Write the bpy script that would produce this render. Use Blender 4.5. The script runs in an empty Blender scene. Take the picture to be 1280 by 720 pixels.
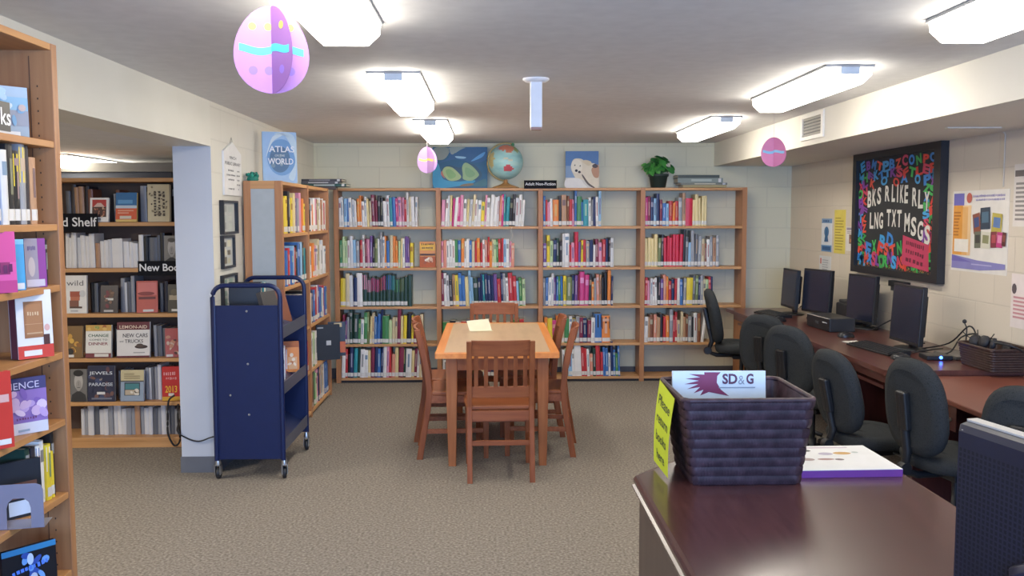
import bpy, math, random
from mathutils import Vector, Matrix
random.seed(7)
S = bpy.context.scene
COL = S.collection
PI = math.pi

# ------------------------------------------------------------------ camera model (metres; eye 1.6 m above the carpet)
F, PITCH, YAW, ROLL, EYE = 1150.0, .0788, .02418, -.002475, 1.6
_w = Vector((math.sin(YAW)*math.cos(PITCH), math.cos(YAW)*math.cos(PITCH), -math.sin(PITCH)))
_r0 = Vector((math.cos(YAW), -math.sin(YAW), 0)); _u0 = _r0.cross(_w)
_r = _r0*math.cos(ROLL) + _u0*math.sin(ROLL); _u = -_r0*math.sin(ROLL) + _u0*math.cos(ROLL)
def at(x, y, X=None, Y=None, Z=None):
    """world point seen at (x, y) of the photo lying on the plane X=, Y= or Z= (surveying aid)"""
    d = _r*((x-640)/F) - _u*((y-360)/F) + _w
    t = Y/d.y if Y is not None else ((Z-EYE)/d.z if Z is not None else X/d.x)
    return Vector((0, 0, EYE)) + d*t
cam_d = bpy.data.cameras.new('camera'); cam = bpy.data.objects.new('camera', cam_d); COL.objects.link(cam)
cam_d.sensor_width = 36; cam_d.lens = F/1280*36; cam_d.clip_start = .02
m = Matrix((( _r.x, _u.x, -_w.x, 0), (_r.y, _u.y, -_w.y, 0), (_r.z, _u.z, -_w.z, EYE), (0, 0, 0, 1)))
cam.matrix_world = m
S.camera = cam

# ------------------------------------------------------------------ materials
def lin(h):
    c = [int(h[i:i+2], 16)/255 for i in (0, 2, 4)]
    return tuple(v/12.92 if v <= .04045 else ((v+.055)/1.055)**2.4 for v in c) + (1,)
MC = {}
def mat(h, rough=.5, metal=0, emit=0, spec=.4):
    """plain painted / printed / plastic surface, with a faint procedural mottling"""
    k = (h, rough, metal, emit, spec)
    if k in MC: return MC[k]
    M = bpy.data.materials.new('paint_' + h); M.use_nodes = True
    nt = M.node_tree; b = nt.nodes['Principled BSDF']
    c = lin(h)
    if emit:
        b.inputs['Base Color'].default_value = c
        b.inputs['Emission Color'].default_value = c; b.inputs['Emission Strength'].default_value = emit
    else:
        tc = nt.nodes.new('ShaderNodeTexCoord'); nz = nt.nodes.new('ShaderNodeTexNoise'); nz.inputs['Scale'].default_value = 14
        mx = nt.nodes.new('ShaderNodeMix'); mx.data_type = 'RGBA'
        mx.inputs[6].default_value = tuple(v*.88 for v in c[:3]) + (1,); mx.inputs[7].default_value = tuple(min(1, v*1.08) for v in c[:3]) + (1,)
        nt.links.new(tc.outputs['Object'], nz.inputs['Vector']); nt.links.new(nz.outputs['Fac'], mx.inputs[0]); nt.links.new(mx.outputs[2], b.inputs['Base Color'])
    b.inputs['Roughness'].default_value = rough; b.inputs['Metallic'].default_value = metal
    b.inputs['Specular IOR Level'].default_value = spec
    MC[k] = M
    return M
def noise_mat(name, cols, scale, rough=.6, stretch=(1, 1, 1), bump=0, detail=4, spec=.4, coat=0, bscale=None):
    M = bpy.data.materials.new(name); M.use_nodes = True
    nt = M.node_tree; N = nt.nodes; L = nt.links; b = N['Principled BSDF']
    tc = N.new('ShaderNodeTexCoord'); mp = N.new('ShaderNodeMapping'); mp.inputs['Scale'].default_value = stretch
    nz = N.new('ShaderNodeTexNoise'); nz.inputs['Scale'].default_value = scale; nz.inputs['Detail'].default_value = detail
    cr = N.new('ShaderNodeValToRGB'); els = cr.color_ramp.elements
    n = len(cols)
    for i, c in enumerate(cols):
        p = .3 + .4*i/max(1, n-1)
        e = els[i] if i < 2 else els.new(p)
        e.position = p; e.color = lin(c)
    L.new(tc.outputs['Object'], mp.inputs['Vector']); L.new(mp.outputs['Vector'], nz.inputs['Vector'])
    L.new(nz.outputs['Fac'], cr.inputs['Fac']); L.new(cr.outputs['Color'], b.inputs['Base Color'])
    b.inputs['Roughness'].default_value = rough; b.inputs['Specular IOR Level'].default_value = spec
    b.inputs['Coat Weight'].default_value = coat; b.inputs['Coat Roughness'].default_value = .12
    if bump:
        bp = N.new('ShaderNodeBump'); bp.inputs['Strength'].default_value = bump; bp.inputs['Distance'].default_value = .004
        nz2 = N.new('ShaderNodeTexNoise'); nz2.inputs['Scale'].default_value = bscale or scale; nz2.inputs['Detail'].default_value = 3
        L.new(mp.outputs['Vector'], nz2.inputs['Vector']); L.new(nz2.outputs['Fac'], bp.inputs['Height']); L.new(bp.outputs['Normal'], b.inputs['Normal'])
    return M
def block_mat(name, base, axis):
    """painted concrete block wall: 0.4 x 0.2 m blocks, soft mortar grooves"""
    M = bpy.data.materials.new(name); M.use_nodes = True
    nt = M.node_tree; N = nt.nodes; L = nt.links; b = N['Principled BSDF']
    tc = N.new('ShaderNodeTexCoord'); sp = N.new('ShaderNodeSeparateXYZ'); cb = N.new('ShaderNodeCombineXYZ')
    L.new(tc.outputs['Object'], sp.inputs[0]); L.new(sp.outputs['X' if axis == 'x' else 'Y'], cb.inputs[0]); L.new(sp.outputs['Z'], cb.inputs[1])
    br = N.new('ShaderNodeTexBrick'); br.inputs['Scale'].default_value = 1
    br.inputs['Brick Width'].default_value = .4; br.inputs['Row Height'].default_value = .2
    br.inputs['Mortar Size'].default_value = .006; br.inputs['Mortar Smooth'].default_value = .6
    c = lin(base)
    br.inputs['Color1'].default_value = c; br.inputs['Color2'].default_value = tuple(v*.97 for v in c[:3]) + (1,)
    br.inputs['Mortar'].default_value = tuple(v*.90 for v in c[:3]) + (1,)
    mp = N.new('ShaderNodeMapping'); mp.inputs['Location'].default_value = (.07, .13, 0)
    L.new(cb.outputs[0], mp.inputs['Vector']); L.new(mp.outputs[0], br.inputs['Vector']); L.new(br.outputs['Color'], b.inputs['Base Color'])
    bp = N.new('ShaderNodeBump'); bp.inputs['Strength'].default_value = .3; bp.inputs['Distance'].default_value = .005; bp.invert = True
    L.new(br.outputs['Fac'], bp.inputs['Height'])
    nz = N.new('ShaderNodeTexNoise'); nz.inputs['Scale'].default_value = 90; L.new(tc.outputs['Object'], nz.inputs['Vector'])
    b2 = N.new('ShaderNodeBump'); b2.inputs['Strength'].default_value = .15; b2.inputs['Distance'].default_value = .003
    L.new(nz.outputs['Fac'], b2.inputs['Height']); L.new(bp.outputs['Normal'], b2.inputs['Normal']); L.new(b2.outputs['Normal'], b.inputs['Normal'])
    b.inputs['Roughness'].default_value = .55
    return M
def wood(name, dark, light, axis='z', rough=.4, coat=0, spec=.4):
    st = {'x': (1.2, 22, 22), 'y': (22, 1.2, 22), 'z': (22, 22, 1.2)}[axis]
    return noise_mat(name, [dark, light], 1.6, rough, st, 0, 5, spec, coat)
CASE_V = wood('case_wood_upright', 'a06a42', 'b67e50', 'z', .45)
CASE_Y = wood('case_wood_along_y', 'b88350', 'cc9862', 'y', .45)
CASE_X = wood('case_wood_along_x', 'b88350', 'cc9862', 'x', .45)
NEAR_V = wood('near_case_wood_upright', '94623e', 'ad7a4e', 'z', .45)
NEAR_Y = wood('near_case_wood_along_y', 'a57043', 'be8952', 'y', .45)
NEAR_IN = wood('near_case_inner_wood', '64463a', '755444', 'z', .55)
CHAIR_V = wood('chair_wood', '7a4024', '965633', 'z', .5, 0, .2)
CHAIR_X = wood('chair_wood_flat', '804428', '9c5a36', 'x', .45, 0, .25)
TAB_LEG = wood('table_leg_wood', '95542f', 'ab6a40', 'z', .5, 0, .2)
TAB_EDGE = wood('table_edge_wood', 'd87c2c', 'e8923c', 'y', .35)
TAB_TOP = noise_mat('table_laminate', ['c2a17c', 'c9a984', 'bd9b75'], 2, .32, (6, 1, 6))
CHERRY = wood('cherry_laminate', '4c2622', '643630', 'y', .3, .25)
CHERRY_TOP = wood('cherry_desk_top', '4a2620', '5c322b', 'y', .33, .35)
CHERRY_V = wood('cherry_upright', '421f1c', '562c27', 'z', .4)
CARPET = noise_mat('carpet_loop', ['665f56', '7a7269', '8d857a', 'a2998e'], 75, .95, (1, 1, 1), .3, 8, .1, 0, 220)
NAVY = mat('0d1c48', .38, .1)
BLACK = mat('17181b', .45)
FABRIC = noise_mat('chair_fabric', ['26282a', '303335', '1f2123'], 160, .95, (1, 1, 1), .4, 3, .15)
STEEL = mat('b9bcc0', .3, .9)
PAPER = mat('e9e7df', .7)
PAGES = mat('ddd6c4', .8)
CEIL = mat('dcdcdc', .8)
DIFF = mat('fff6e6', .4, 0, 13.0)
CREAM = 'd9d4c4'

# ------------------------------------------------------------------ mesh builder
_TXT = {}
def text_mesh(s, bold=0.0):
    k = (s, bold)
    if k not in _TXT:
        cu = bpy.data.curves.new('t', 'FONT'); cu.body = s; cu.size = 1; cu.offset = bold; cu.resolution_u = 3
        cu.align_x = 'CENTER'; cu.align_y = 'CENTER'
        o = bpy.data.objects.new('t', cu); COL.objects.link(o)
        bpy.context.view_layer.update()
        me = o.evaluated_get(bpy.context.evaluated_depsgraph_get()).to_mesh()
        V = [v.co.copy() for v in me.vertices]; Fc = [tuple(p.vertices) for p in me.polygons]
        if V:
            x0, x1 = min(v.x for v in V), max(v.x for v in V); y0, y1 = min(v.y for v in V), max(v.y for v in V)
            V = [Vector(((v.x-(x0+x1)/2), v.y-(y0+y1)/2, 0)) for v in V]
            dim = (x1-x0, y1-y0)
        else: dim = (1, 1)
        bpy.data.objects.remove(o); bpy.data.curves.remove(cu)
        _TXT[k] = (V, Fc, dim)
    return _TXT[k]
class Frame:
    """flat drawing frame: origin o, in-plane axes a (right) and b (up); n = a x b points at the viewer"""
    def __init__(s, o, a, b):
        s.o, s.a, s.b = Vector(o), Vector(a).normalized(), Vector(b).normalized(); s.n = s.a.cross(s.b)
    def p(s, x, y, h=0): return s.o + s.a*x + s.b*y + s.n*h
class MB:
    def __init__(s): s.v, s.f, s.mi, s.sm, s.mats = [], [], [], [], []
    def _m(s, m):
        if isinstance(m, str): m = mat(m)
        if m not in s.mats: s.mats.append(m)
        return s.mats.index(m)
    def add(s, vs, fs, m, smooth=False, T=None):
        b = len(s.v); i = s._m(m)
        s.v += [tuple(T @ Vector(v)) if T else tuple(v) for v in vs]
        for f in fs: s.f.append(tuple(b+k for k in f)); s.mi.append(i); s.sm.append(smooth)
        return s
    def box(s, x0, x1, y0, y1, z0, z1, m, T=None):
        v = [(x, y, z) for z in (z0, z1) for y in (y0, y1) for x in (x0, x1)]
        return s.add(v, [(0, 2, 3, 1), (4, 5, 7, 6), (0, 1, 5, 4), (2, 6, 7, 3), (0, 4, 6, 2), (1, 3, 7, 5)], m, False, T)
    def loft(s, rings, m, smooth=True, caps=True, T=None):
        n = len(rings[0]); v = [p for r in rings for p in r]; f = []
        for i in range(len(rings)-1):
            for j in range(n):
                k = (j+1) % n
                f.append((i*n+j, i*n+k, (i+1)*n+k, (i+1)*n+j))
        s.add(v, f, m, smooth, T)
        if caps:
            s.add(rings[0], [tuple(range(n))[::-1]], m, False, T); s.add(rings[-1], [tuple(range(n))], m, False, T)
        return s
    def prism(s, pts, d, m, caps=True):
        d = Vector(d); a = [Vector(p) for p in pts]
        return s.loft([a, [p+d for p in a]], m, False, caps)
    def lathe(s, prof, c, m, seg=24, smooth=True, T=None):
        rings = [[(c[0]+r*math.cos(2*PI*k/seg), c[1]+r*math.sin(2*PI*k/seg), c[2]+z) for k in range(seg)] for r, z in prof]
        return s.loft(rings, m, smooth, True, T)
    def tube(s, path, r, m, seg=8, smooth=True, T=None):
        P = [Vector(p) for p in path]; rings = []; up = Vector((0, 0, 1))
        for i, p in enumerate(P):
            t = (P[min(i+1, len(P)-1)] - P[max(i-1, 0)]).normalized()
            a = t.cross(up)
            if a.length < .05: a = t.cross(Vector((1, 0, 0)))
            a.normalize(); b = t.cross(a)
            rr = r[i] if isinstance(r, (list, tuple)) else r
            rings.append([p + a*(rr*math.cos(2*PI*k/seg)) + b*(rr*math.sin(2*PI*k/seg)) for k in range(seg)])
        return s.loft(rings, m, smooth, True, T)
    def poly(s, fr, pts, m, h=0): return s.add([fr.p(x, y, h) for x, y in pts], [tuple(range(len(pts)))], m)
    def rect(s, fr, x0, x1, y0, y1, m, h=0): return s.poly(fr, [(x0, y0), (x1, y0), (x1, y1), (x0, y1)], m, h)
    def oval(s, fr, cx, cy, rx, ry, m, h=0, n=20, rot=0):
        c, q = math.cos(rot), math.sin(rot)
        return s.poly(fr, [(cx+rx*math.cos(t)*c-ry*math.sin(t)*q, cy+rx*math.cos(t)*q+ry*math.sin(t)*c) for t in [2*PI*k/n for k in range(n)]], m, h)
    def text(s, fr, st, cx, cy, height, m, h=.0006, width=None, bold=0.0, rot=0):
        V, Fc, (w, hh) = text_mesh(st, bold)
        if not V: return s
        ky = height/hh; kx = width/w if width else ky
        c, q = math.cos(rot), math.sin(rot)
        return s.add([fr.p(cx+v.x*kx*c-v.y*ky*q, cy+v.x*kx*q+v.y*ky*c, h) for v in V], Fc, m)
    def smear(s, fr, n, cx, cy, height, m, h=.0006, width=.05, seed=1, rot=0):
        # lettering too small to read in the photo: a row of unreadable strokes
        g = random.Random(seed); x = -width/2; c, q = math.cos(rot), math.sin(rot)
        for k in range(n):
            w = width/n*g.uniform(.45, .8); y0, y1 = -height/2*g.uniform(.6, 1), height/2*g.uniform(.6, 1); xx = x+width/n*k
            s.poly(fr, [(cx+u*c-v*q, cy+u*q+v*c) for u, v in ((xx, y0), (xx+w, y0), (xx+w, y1), (xx, y1))], m, h)
        return s
    def sphere(s, c, r, m, seg=20, rings=12):
        R = []
        for i in range(rings+1):
            t = PI*i/rings
            R.append((max(1e-4, math.sin(t))*r, -math.cos(t)*r))
        return s.lathe(R, c, m, seg)
    def merge(s, o, T):
        b = len(s.v); s.v += [tuple(T @ Vector(v)) for v in o.v]
        for f, i, q in zip(o.f, o.mi, o.sm):
            s.f.append(tuple(b+k for k in f)); s.mi.append(s._m(o.mats[i])); s.sm.append(q)
    def mesh(s, name):
        me = bpy.data.meshes.new(name); me.from_pydata(s.v, [], s.f)
        for m in s.mats: me.materials.append(m)
        me.polygons.foreach_set('material_index', s.mi); me.polygons.foreach_set('use_smooth', s.sm); me.update()
        return me
    def build(s, name, parent=None, bevel=0, seg=2, sub=0):
        o = bpy.data.objects.new(name, s.mesh(name)); COL.objects.link(o)
        if parent: o.parent = parent
        if bevel:
            b = o.modifiers.new('edge', 'BEVEL'); b.width = bevel; b.segments = seg; b.limit_method = 'ANGLE'; b.angle_limit = .7; b.use_clamp_overlap = True
        if sub:
            q = o.modifiers.new('smooth', 'SUBSURF'); q.levels = sub; q.render_levels = sub
        return o
def tag(o, label, cat, group=None, kind=None):
    o['label'] = label; o['category'] = cat
    if group: o['group'] = group
    if kind: o['kind'] = kind
    return o
def thing(name, label, cat, loc=(0, 0, 0), rz=0, group=None):
    o = bpy.data.objects.new(name, None); COL.objects.link(o); o.empty_display_size = .1
    o.location = loc; o.rotation_euler = (0, 0, rz)
    return tag(o, label, cat, group)
def struct(o, label=None, cat=None):
    o['kind'] = 'structure'
    if label: o['label'] = label
    if cat: o['category'] = cat
    return o
def copy_tree(o, parent=None):
    c = o.copy(); COL.objects.link(c)
    if parent: c.parent = parent
    for ch in list(o.children): copy_tree(ch, c)
    return c
ORD = ('first second third fourth fifth sixth seventh eighth ninth tenth eleventh twelfth thirteenth fourteenth fifteenth sixteenth seventeenth eighteenth nineteenth twentieth '
       'twenty-first twenty-second twenty-third twenty-fourth twenty-fifth twenty-sixth twenty-seventh twenty-eighth twenty-ninth thirtieth thirty-first thirty-second').split()

# ================================================================== the room
LW, RW, BW, CZ = -1.70, 2.97, 9.03, 2.30
REAR = -2.2
struct(MB().box(-5.2, 3.2, REAR-.2, 9.3, -.05, 0, CARPET).build('floor'), 'speckled grey-brown loop carpet covering the whole floor', 'floor')
struct(MB().box(LW, 3.2, REAR-.2, 9.3, CZ, CZ+.06, CEIL).build('ceiling'), 'smooth off-white low ceiling with fluorescent fixtures', 'ceiling')
struct(MB().box(-5.2, LW-.22, 1.6, 8.6, 2.04, 2.10, CEIL).build('ceiling.001'), 'lower ceiling of the room behind the opening', 'ceiling')
WB = block_mat('painted_block_back', 'd9d5b8', 'x'); WR = block_mat('painted_block_right', 'd8ccb8', 'y'); WL = block_mat('painted_block_left', 'd8d5c8', 'y')
struct(MB().box(LW-.3, RW+.2, BW, BW+.15, 0, CZ, WB).build('wall_back'), 'cream painted concrete block wall behind the long bookcase', 'wall')
struct(MB().box(RW, RW+.2, REAR, BW, 0, CZ, WR).build('wall_right'), 'cream painted block wall above the computer desks', 'wall')
PILLAR = noise_mat('cool_lit_plaster', ['bcc2cc', 'c4c9d1'], 3, .6)
HEAD = noise_mat('cream_plaster', ['d6d4c8', 'dcdacf'], 3, .6)
b = MB()
b.box(LW-.23, LW, 5.71, BW, 0, CZ, WL)                  # block wall beyond the opening
b.box(LW-.23, LW, 2.6, 5.71, 2.025, CZ, HEAD)           # header over the opening
b.box(LW-.23, LW, REAR, 2.6, 0, CZ, WL)
b.box(LW-.231, LW-.0005, 5.706, 5.71, .0, 2.025, PILLAR)     # end of the wall at the opening, its bluish light put into the colour
struct(b.build('wall_left'), 'cream left wall with wide opening and pale wall end', 'wall')
struct(MB().box(LW-.236, LW+.004, 5.695, 5.706, 0, .10, mat('62656c', .5)).box(LW, LW+.006, 5.70, 6.3, 0, .10, mat('62656c', .5)).build('baseboard_left'), 'grey vinyl base at foot of the wall end', 'baseboard')
struct(MB().box(LW+.002, RW-.002, BW-.012, BW-.001, 0, .10, mat('4a4a4e', .5)).build('baseboard_back'), 'dark vinyl base along the back wall', 'baseboard')
SOF = noise_mat('bulkhead_paint', ['d8d4c8', 'dedacf'], 2, .6)
struct(MB().box(2.2, RW-.001, REAR+.001, BW-.001, 2.075, CZ-.001, SOF).build('trim_1'), 'boxed cream bulkhead along the top of the right wall', 'bulkhead')
# rear wall with a window letting in daylight behind the viewer
b = MB()
b.box(LW, -1.2, REAR-.15, REAR, 0, CZ, WB); b.box(2.4, RW, REAR-.15, REAR, 0, CZ, WB)
b.box(-1.2, 2.4, REAR-.15, REAR, 0, .85, WB); b.box(-1.2, 2.4, REAR-.15, REAR, 2.1, CZ, WB)
struct(b.build('wall_rear'), 'block wall with a wide window behind the viewer', 'wall')
b = MB()
for x in (-1.2, -.02, 1.16, 2.36): b.box(x, x+.04, REAR-.1, REAR-.05, .85, 2.1, mat('e6e6e6'))
b.box(-1.2, 2.4, REAR-.1, REAR-.05, .85, .89, mat('e6e6e6')); b.box(-1.2, 2.4, REAR-.1, REAR-.05, 2.06, 2.1, mat('e6e6e6'))
struct(b.build('window_1'), 'wide white framed window in the rear wall', 'window')
# the room behind the opening
DIM = noise_mat('dim_plaster', ['cfc6b4', 'd6cdbb'], 3, .7)
struct(MB().box(-5.3, LW-.23, 8.5, 8.6, 0, 2.1, DIM).build('wall_adjoining_back'), 'beige wall at the end of the adjoining room', 'wall')
struct(MB().box(-5.3, -5.2, 1.6, 8.5, 0, 2.1, DIM).build('wall_adjoining_left'), 'beige side wall of the adjoining room', 'wall')
struct(MB().box(-5.2, LW-.23, 1.6, 1.7, 0, 2.1, DIM).build('wall_adjoining_front'), 'near wall of the adjoining room', 'wall')

# ------------------------------------------------------------------ lights
def fixture(x0, x1, y0, y1, ztop, label, group='fluorescent ceiling fixtures'):
    t = thing('ceiling_light', label, 'ceiling light', ((x0+x1)/2, (y0+y1)/2, ztop), 0, group)
    hw, hl = (x1-x0)/2, (y1-y0)/2
    b = MB(); b.box(-hw-.006, hw+.006, -hl-.004, hl+.004, -.012, -.001, mat('8f9194', .5)); b.build('housing', t)
    prof = [(-hw, -.012), (-hw+.004, -.05), (-hw+.045, -.088), (hw-.045, -.088), (hw-.004, -.05), (hw, -.012)]
    rings = [[(x*k, y, -.012+(z+.012)*q) for x, z in prof] for y, k, q in ((-hl, .96, .9), (-hl+.02, 1, 1), (hl-.02, 1, 1), (hl, .96, .9))]
    MB().loft(rings, DIFF, False).build('diffuser', t)
    for s_ in (-1, 1):
        MB().box(-.045, .045, s_*(hl+.0005)-.004, s_*(hl+.0005)+.004, -.045, -.012, mat('a9b6c6', .4)).build('end_clip', t)
    return t
fixture(-.64, -.39, 2.18, 3.42, CZ, 'lit wraparound fluorescent fixture, nearest of the left row, cut by frame top')
fixture(-.59, -.34, 4.55, 5.79, CZ, 'lit wraparound fluorescent fixture, middle one of the left row')
fixture(-.55, -.31, 6.78, 8.02, CZ, 'small-looking lit fluorescent fixture, farthest of the left row above purple egg')
fixture(1.58, 1.82, 2.10, 3.34, CZ, 'lit fluorescent fixture at top right corner, nearest of the right row')
fixture(1.58, 1.80, 4.33, 5.57, CZ, 'lit fluorescent fixture, middle one of the right row before the vent')
fixture(1.58, 1.79, 6.56, 7.80, CZ, 'lit fluorescent fixture, farthest of the right row above the potted plant')
fixture(-3.17, -2.97, 6.60, 7.82, 2.04, 'lit fluorescent fixture in the adjoining room above the new-books case', None)
def area(name, loc, rot, sx, sy, power, col):
    l = bpy.data.lights.new(name, 'AREA'); l.shape = 'RECTANGLE'; l.size = sx; l.size_y = sy; l.energy = power; l.color = col
    o = bpy.data.objects.new(name, l); COL.objects.link(o); o.location = loc; o.rotation_euler = rot
    return o
area('adjoining_room_fill', (-3.6, 3.9, 2.0), (0, 0, 0), .3, 1.2, 45, (1, .92, .8))  # unseen fill light added to brighten the adjoining room
area('window_daylight', (.6, REAR-.35, 1.5), (PI/2, 0, 0), 3.4, 1.2, 250, (.32, .53, 1))
W = bpy.data.worlds.new('world'); S.world = W; W.use_nodes = True
W.node_tree.nodes['Background'].inputs[0].default_value = (.55, .7, 1, 1); W.node_tree.nodes['Background'].inputs[1].default_value = .6
S.view_settings.view_transform = 'Standard'; S.view_settings.look = 'None'; S.view_settings.exposure = .5; S.view_settings.gamma = 1.1

# ceiling post and vent
p = at(670, 98, Z=CZ)
t = thing('ceiling_post', 'white square post hanging from a round ceiling plate', 'ceiling post', (p.x, p.y, CZ))
MB().lathe([(.068, -.001), (.068, -.008), (.05, -.02), (.02, -.024)], (0, 0, 0), mat('e8e8ea', .4)).build('mounting_plate', t)
MB().box(-.03, .03, -.03, .03, -.25, -.02, mat('e4e6ea', .4)).build('post', t, .004)
MB().box(-.027, .027, -.027, .027, -.262, -.25, mat('9a7468', .5)).build('end_cap', t)
v0, v1 = at(1003, 146, X=2.2), at(1030, 172, X=2.2)
t = thing('air_vent', 'small white louvred vent in the bulkhead face', 'vent', (2.2, (v0.y+v1.y)/2, 2.20))
hw, hh = .22, .088
MB().box(-.012, 0, -hw, hw, -hh, -hh+.025, 'e9e6dd').box(-.012, 0, -hw, hw, hh-.025, hh, 'e9e6dd').box(-.012, 0, -hw, -hw+.04, -hh+.025, hh-.025, 'e9e6dd').box(-.012, 0, hw-.04, hw, -hh+.025, hh-.025, 'e9e6dd').build('frame', t)
b = MB()
for k in range(6): b.add([(-.010, -hw+.04, -.06+k*.021), (-.010, hw-.04, -.06+k*.021), (-.002, hw-.04, -.045+k*.021), (-.002, -hw+.04, -.045+k*.021)], [(0, 1, 2, 3)], mat('b5b2aa'))
b.box(-.0015, -.0005, -hw+.04, hw-.04, -.062, .062, mat('3a3a3c')); b.build('louvre', t)

# ================================================================== bookcases
TH = .022
# ---- long back bookcase : four bays, front plane Y = 8.75
BY, BD = 8.75, .26
posts = [-1.45, -.485, .485, 1.46, 2.435]
ZS = [1.845, 1.495, 1.105, .735, .375, .05]     # board tops
t = thing('bookcase', 'long four-bay oak bookcase standing along the back wall', 'bookcase', (0.5, BY, 0), 0)
for k, x in enumerate(posts):
    MB().box(x-.5-.022, x-.5+.022, 0, BD, 0, 1.86, CASE_V).build('upright', t, .002)
for k in range(4):
    x0, x1 = posts[k]-.5+.022, posts[k+1]-.5-.022
    for j, z in enumerate(ZS):
        zz = 1.858 if j == 0 else z
        MB().box(x0, x1, .004, BD, zz-.024, zz, CASE_X).build('top_board' if j == 0 else 'shelf', t, .002)
    MB().box(x0, x1, .03, .045, 0, .026, mat('2b2320')).build('kick_board', t)
BACKCASE = t
# ---- side bookcase on the left wall, front plane X = -1.42
SX, SY0, SY1 = -1.42, 6.36, 8.20
t = thing('bookcase', 'two-bay oak bookcase on the left wall with grey end panel', 'bookcase', (SX, SY0, 0))
SDEP = .262
zs2 = [1.825, 1.475, 1.10, .735, .375, .05]
L = SY1-SY0
for y in (0, L/2-.02, L-.04):
    if y == 0:
        MB().box(-.05, 0, 0, .04, 0, 1.84, CASE_V).build('upright', t, .002)
        MB().box(-SDEP, -SDEP+.05, 0, .04, 0, 1.84, CASE_V).build('upright', t, .002)
        MB().box(-SDEP+.05, -.05, .006, .034, .06, 1.785, mat('aab0b0', .6)).build('end_panel', t)
        MB().box(-SDEP+.05, -.05, .002, .038, 1.785, 1.84, CASE_X).build('end_rail', t, .002)
    else:
        MB().box(-SDEP, 0, y, y+.04, 0, 1.84, CASE_V).build('upright', t, .002)
for (a, c) in ((.04, L/2-.02), (L/2+.02, L-.04)):
    for j, z in enumerate(zs2):
        zz = 1.838 if j == 0 else z
        MB().box(-SDEP, -.004, a, c, zz-.024, zz, CASE_Y).build('top_board' if j == 0 else 'shelf', t, .002)
    MB().box(-.045, -.03, a, c, 0, .026, mat('2b2320')).build('kick_board', t)
SIDECASE = t
# ---- case in the adjoining room seen through the opening, front plane Y = 6.34
NY = 6.34
zs3 = [1.86, 1.56, 1.245, .935, .625, .32, .07]
NX0, NX1 = -3.30, -1.98
t = thing('bookcase', 'oak case of new books in the adjoining room, seen through the opening', 'bookcase', (NX0, NY, 0))
for x in (0, NX1-NX0-.03): MB().box(x, x+.03, 0, .30, 0, 1.87, CASE_V).build('upright', t, .002)
for j, z in enumerate(zs3):
    MB().box(.03, NX1-NX0-.03, .002, .30, z-.026, z, CASE_X).build('top_board' if j == 0 else 'shelf', t, .002)
MB().box(.03, NX1-NX0-.03, .004, .02, 0, .045, CASE_X).build('kick_board', t)
MB().box(.03, NX1-NX0-.03, .292, .30, .07, 1.84, mat('5a4a40', .7)).build('back_panel', t)
# ---- near case at the left edge of the picture, front plane X = -1.42
FX, FY0, FY1 = -1.42, 1.55, 3.11
zs4 = [2.15, 1.845, 1.575, 1.375, 1.15, .925, .675, .405]
t = thing('bookcase', 'tall honey oak bookcase standing at the left edge of the picture', 'bookcase', (FX, FY0, 0))
FD = .275; L = FY1-FY0
for y in (0, L-.036):
    MB().box(-FD, 0, y, y+.036, 0, 2.16, NEAR_V).build('upright', t, .002)
b = MB()
for k in range(44): b.box(-.052, -.048, L-.0368, L-.0362, .3+k*.04, .306+k*.04, mat('3a2a20'))
b.box(-.075, -.072, L-.0375, L-.036, .1, 2.12, mat('5c3d2b')); b.build('peg_holes', t)
for j, z in enumerate(zs4):
    MB().box(-FD, -.003, .036, L-.036, z-.022 if j else z-.012, z if j else z+.01, NEAR_Y).build('top_board' if j == 0 else 'shelf', t, .002)
MB().box(-FD, -.003, .036, L-.036, .10-.022, .10, NEAR_Y).build('shelf', t, .002)
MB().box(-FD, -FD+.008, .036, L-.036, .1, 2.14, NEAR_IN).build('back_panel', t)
# ---- dark shelving behind that case
t = thing('storage_unit', 'dark grey storage unit behind the new-books case, only its top showing', 'storage unit', (-3.0, 7.0, 0))
MB().box(-.7, .62, 0, .4, 0, 1.93, mat('3c4048', .7)).build('carcass', t, .004); MB().box(-.72, .64, -.02, .42, 1.93, 2.0, mat('77746c', .7)).build('lid', t, .004)

# ================================================================== books
PAL = dict(w=('e8e6e2', 'white'), W=('d3d4d6', 'pale grey'), b=('3a6cb0', 'blue'), B=('1f2d58', 'navy'), l=('8fbbdc', 'light blue'), t=('2b8c98', 'teal'),
           g=('3f8049', 'green'), G=('1f3b31', 'dark green'), n=('b9d29c', 'pale green'), y=('e6cb36', 'yellow'), c=('e3cf92', 'cream'), e=('d0c09a', 'beige'),
           o=('e58234', 'orange'), s=('dc8e78', 'salmon'), r=('bb3036', 'red'), R=('c8233f', 'crimson'), m=('7c2841', 'maroon'), p=('dc92ad', 'pink'),
           h=('c63a7c', 'magenta'), u=('6c4b8a', 'purple'), d=('2d2a31', 'charcoal'), k=('1b1b1e', 'black'), a=('92959b', 'grey'), q=('5d6067', 'dark grey'),
           z=('7d4b35', 'brown'), v=('6f7b4b', 'olive'), T=('b58a68', 'tan'))
QUEUE = []      # every spine-out book: drawn after all rows are known
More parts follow.
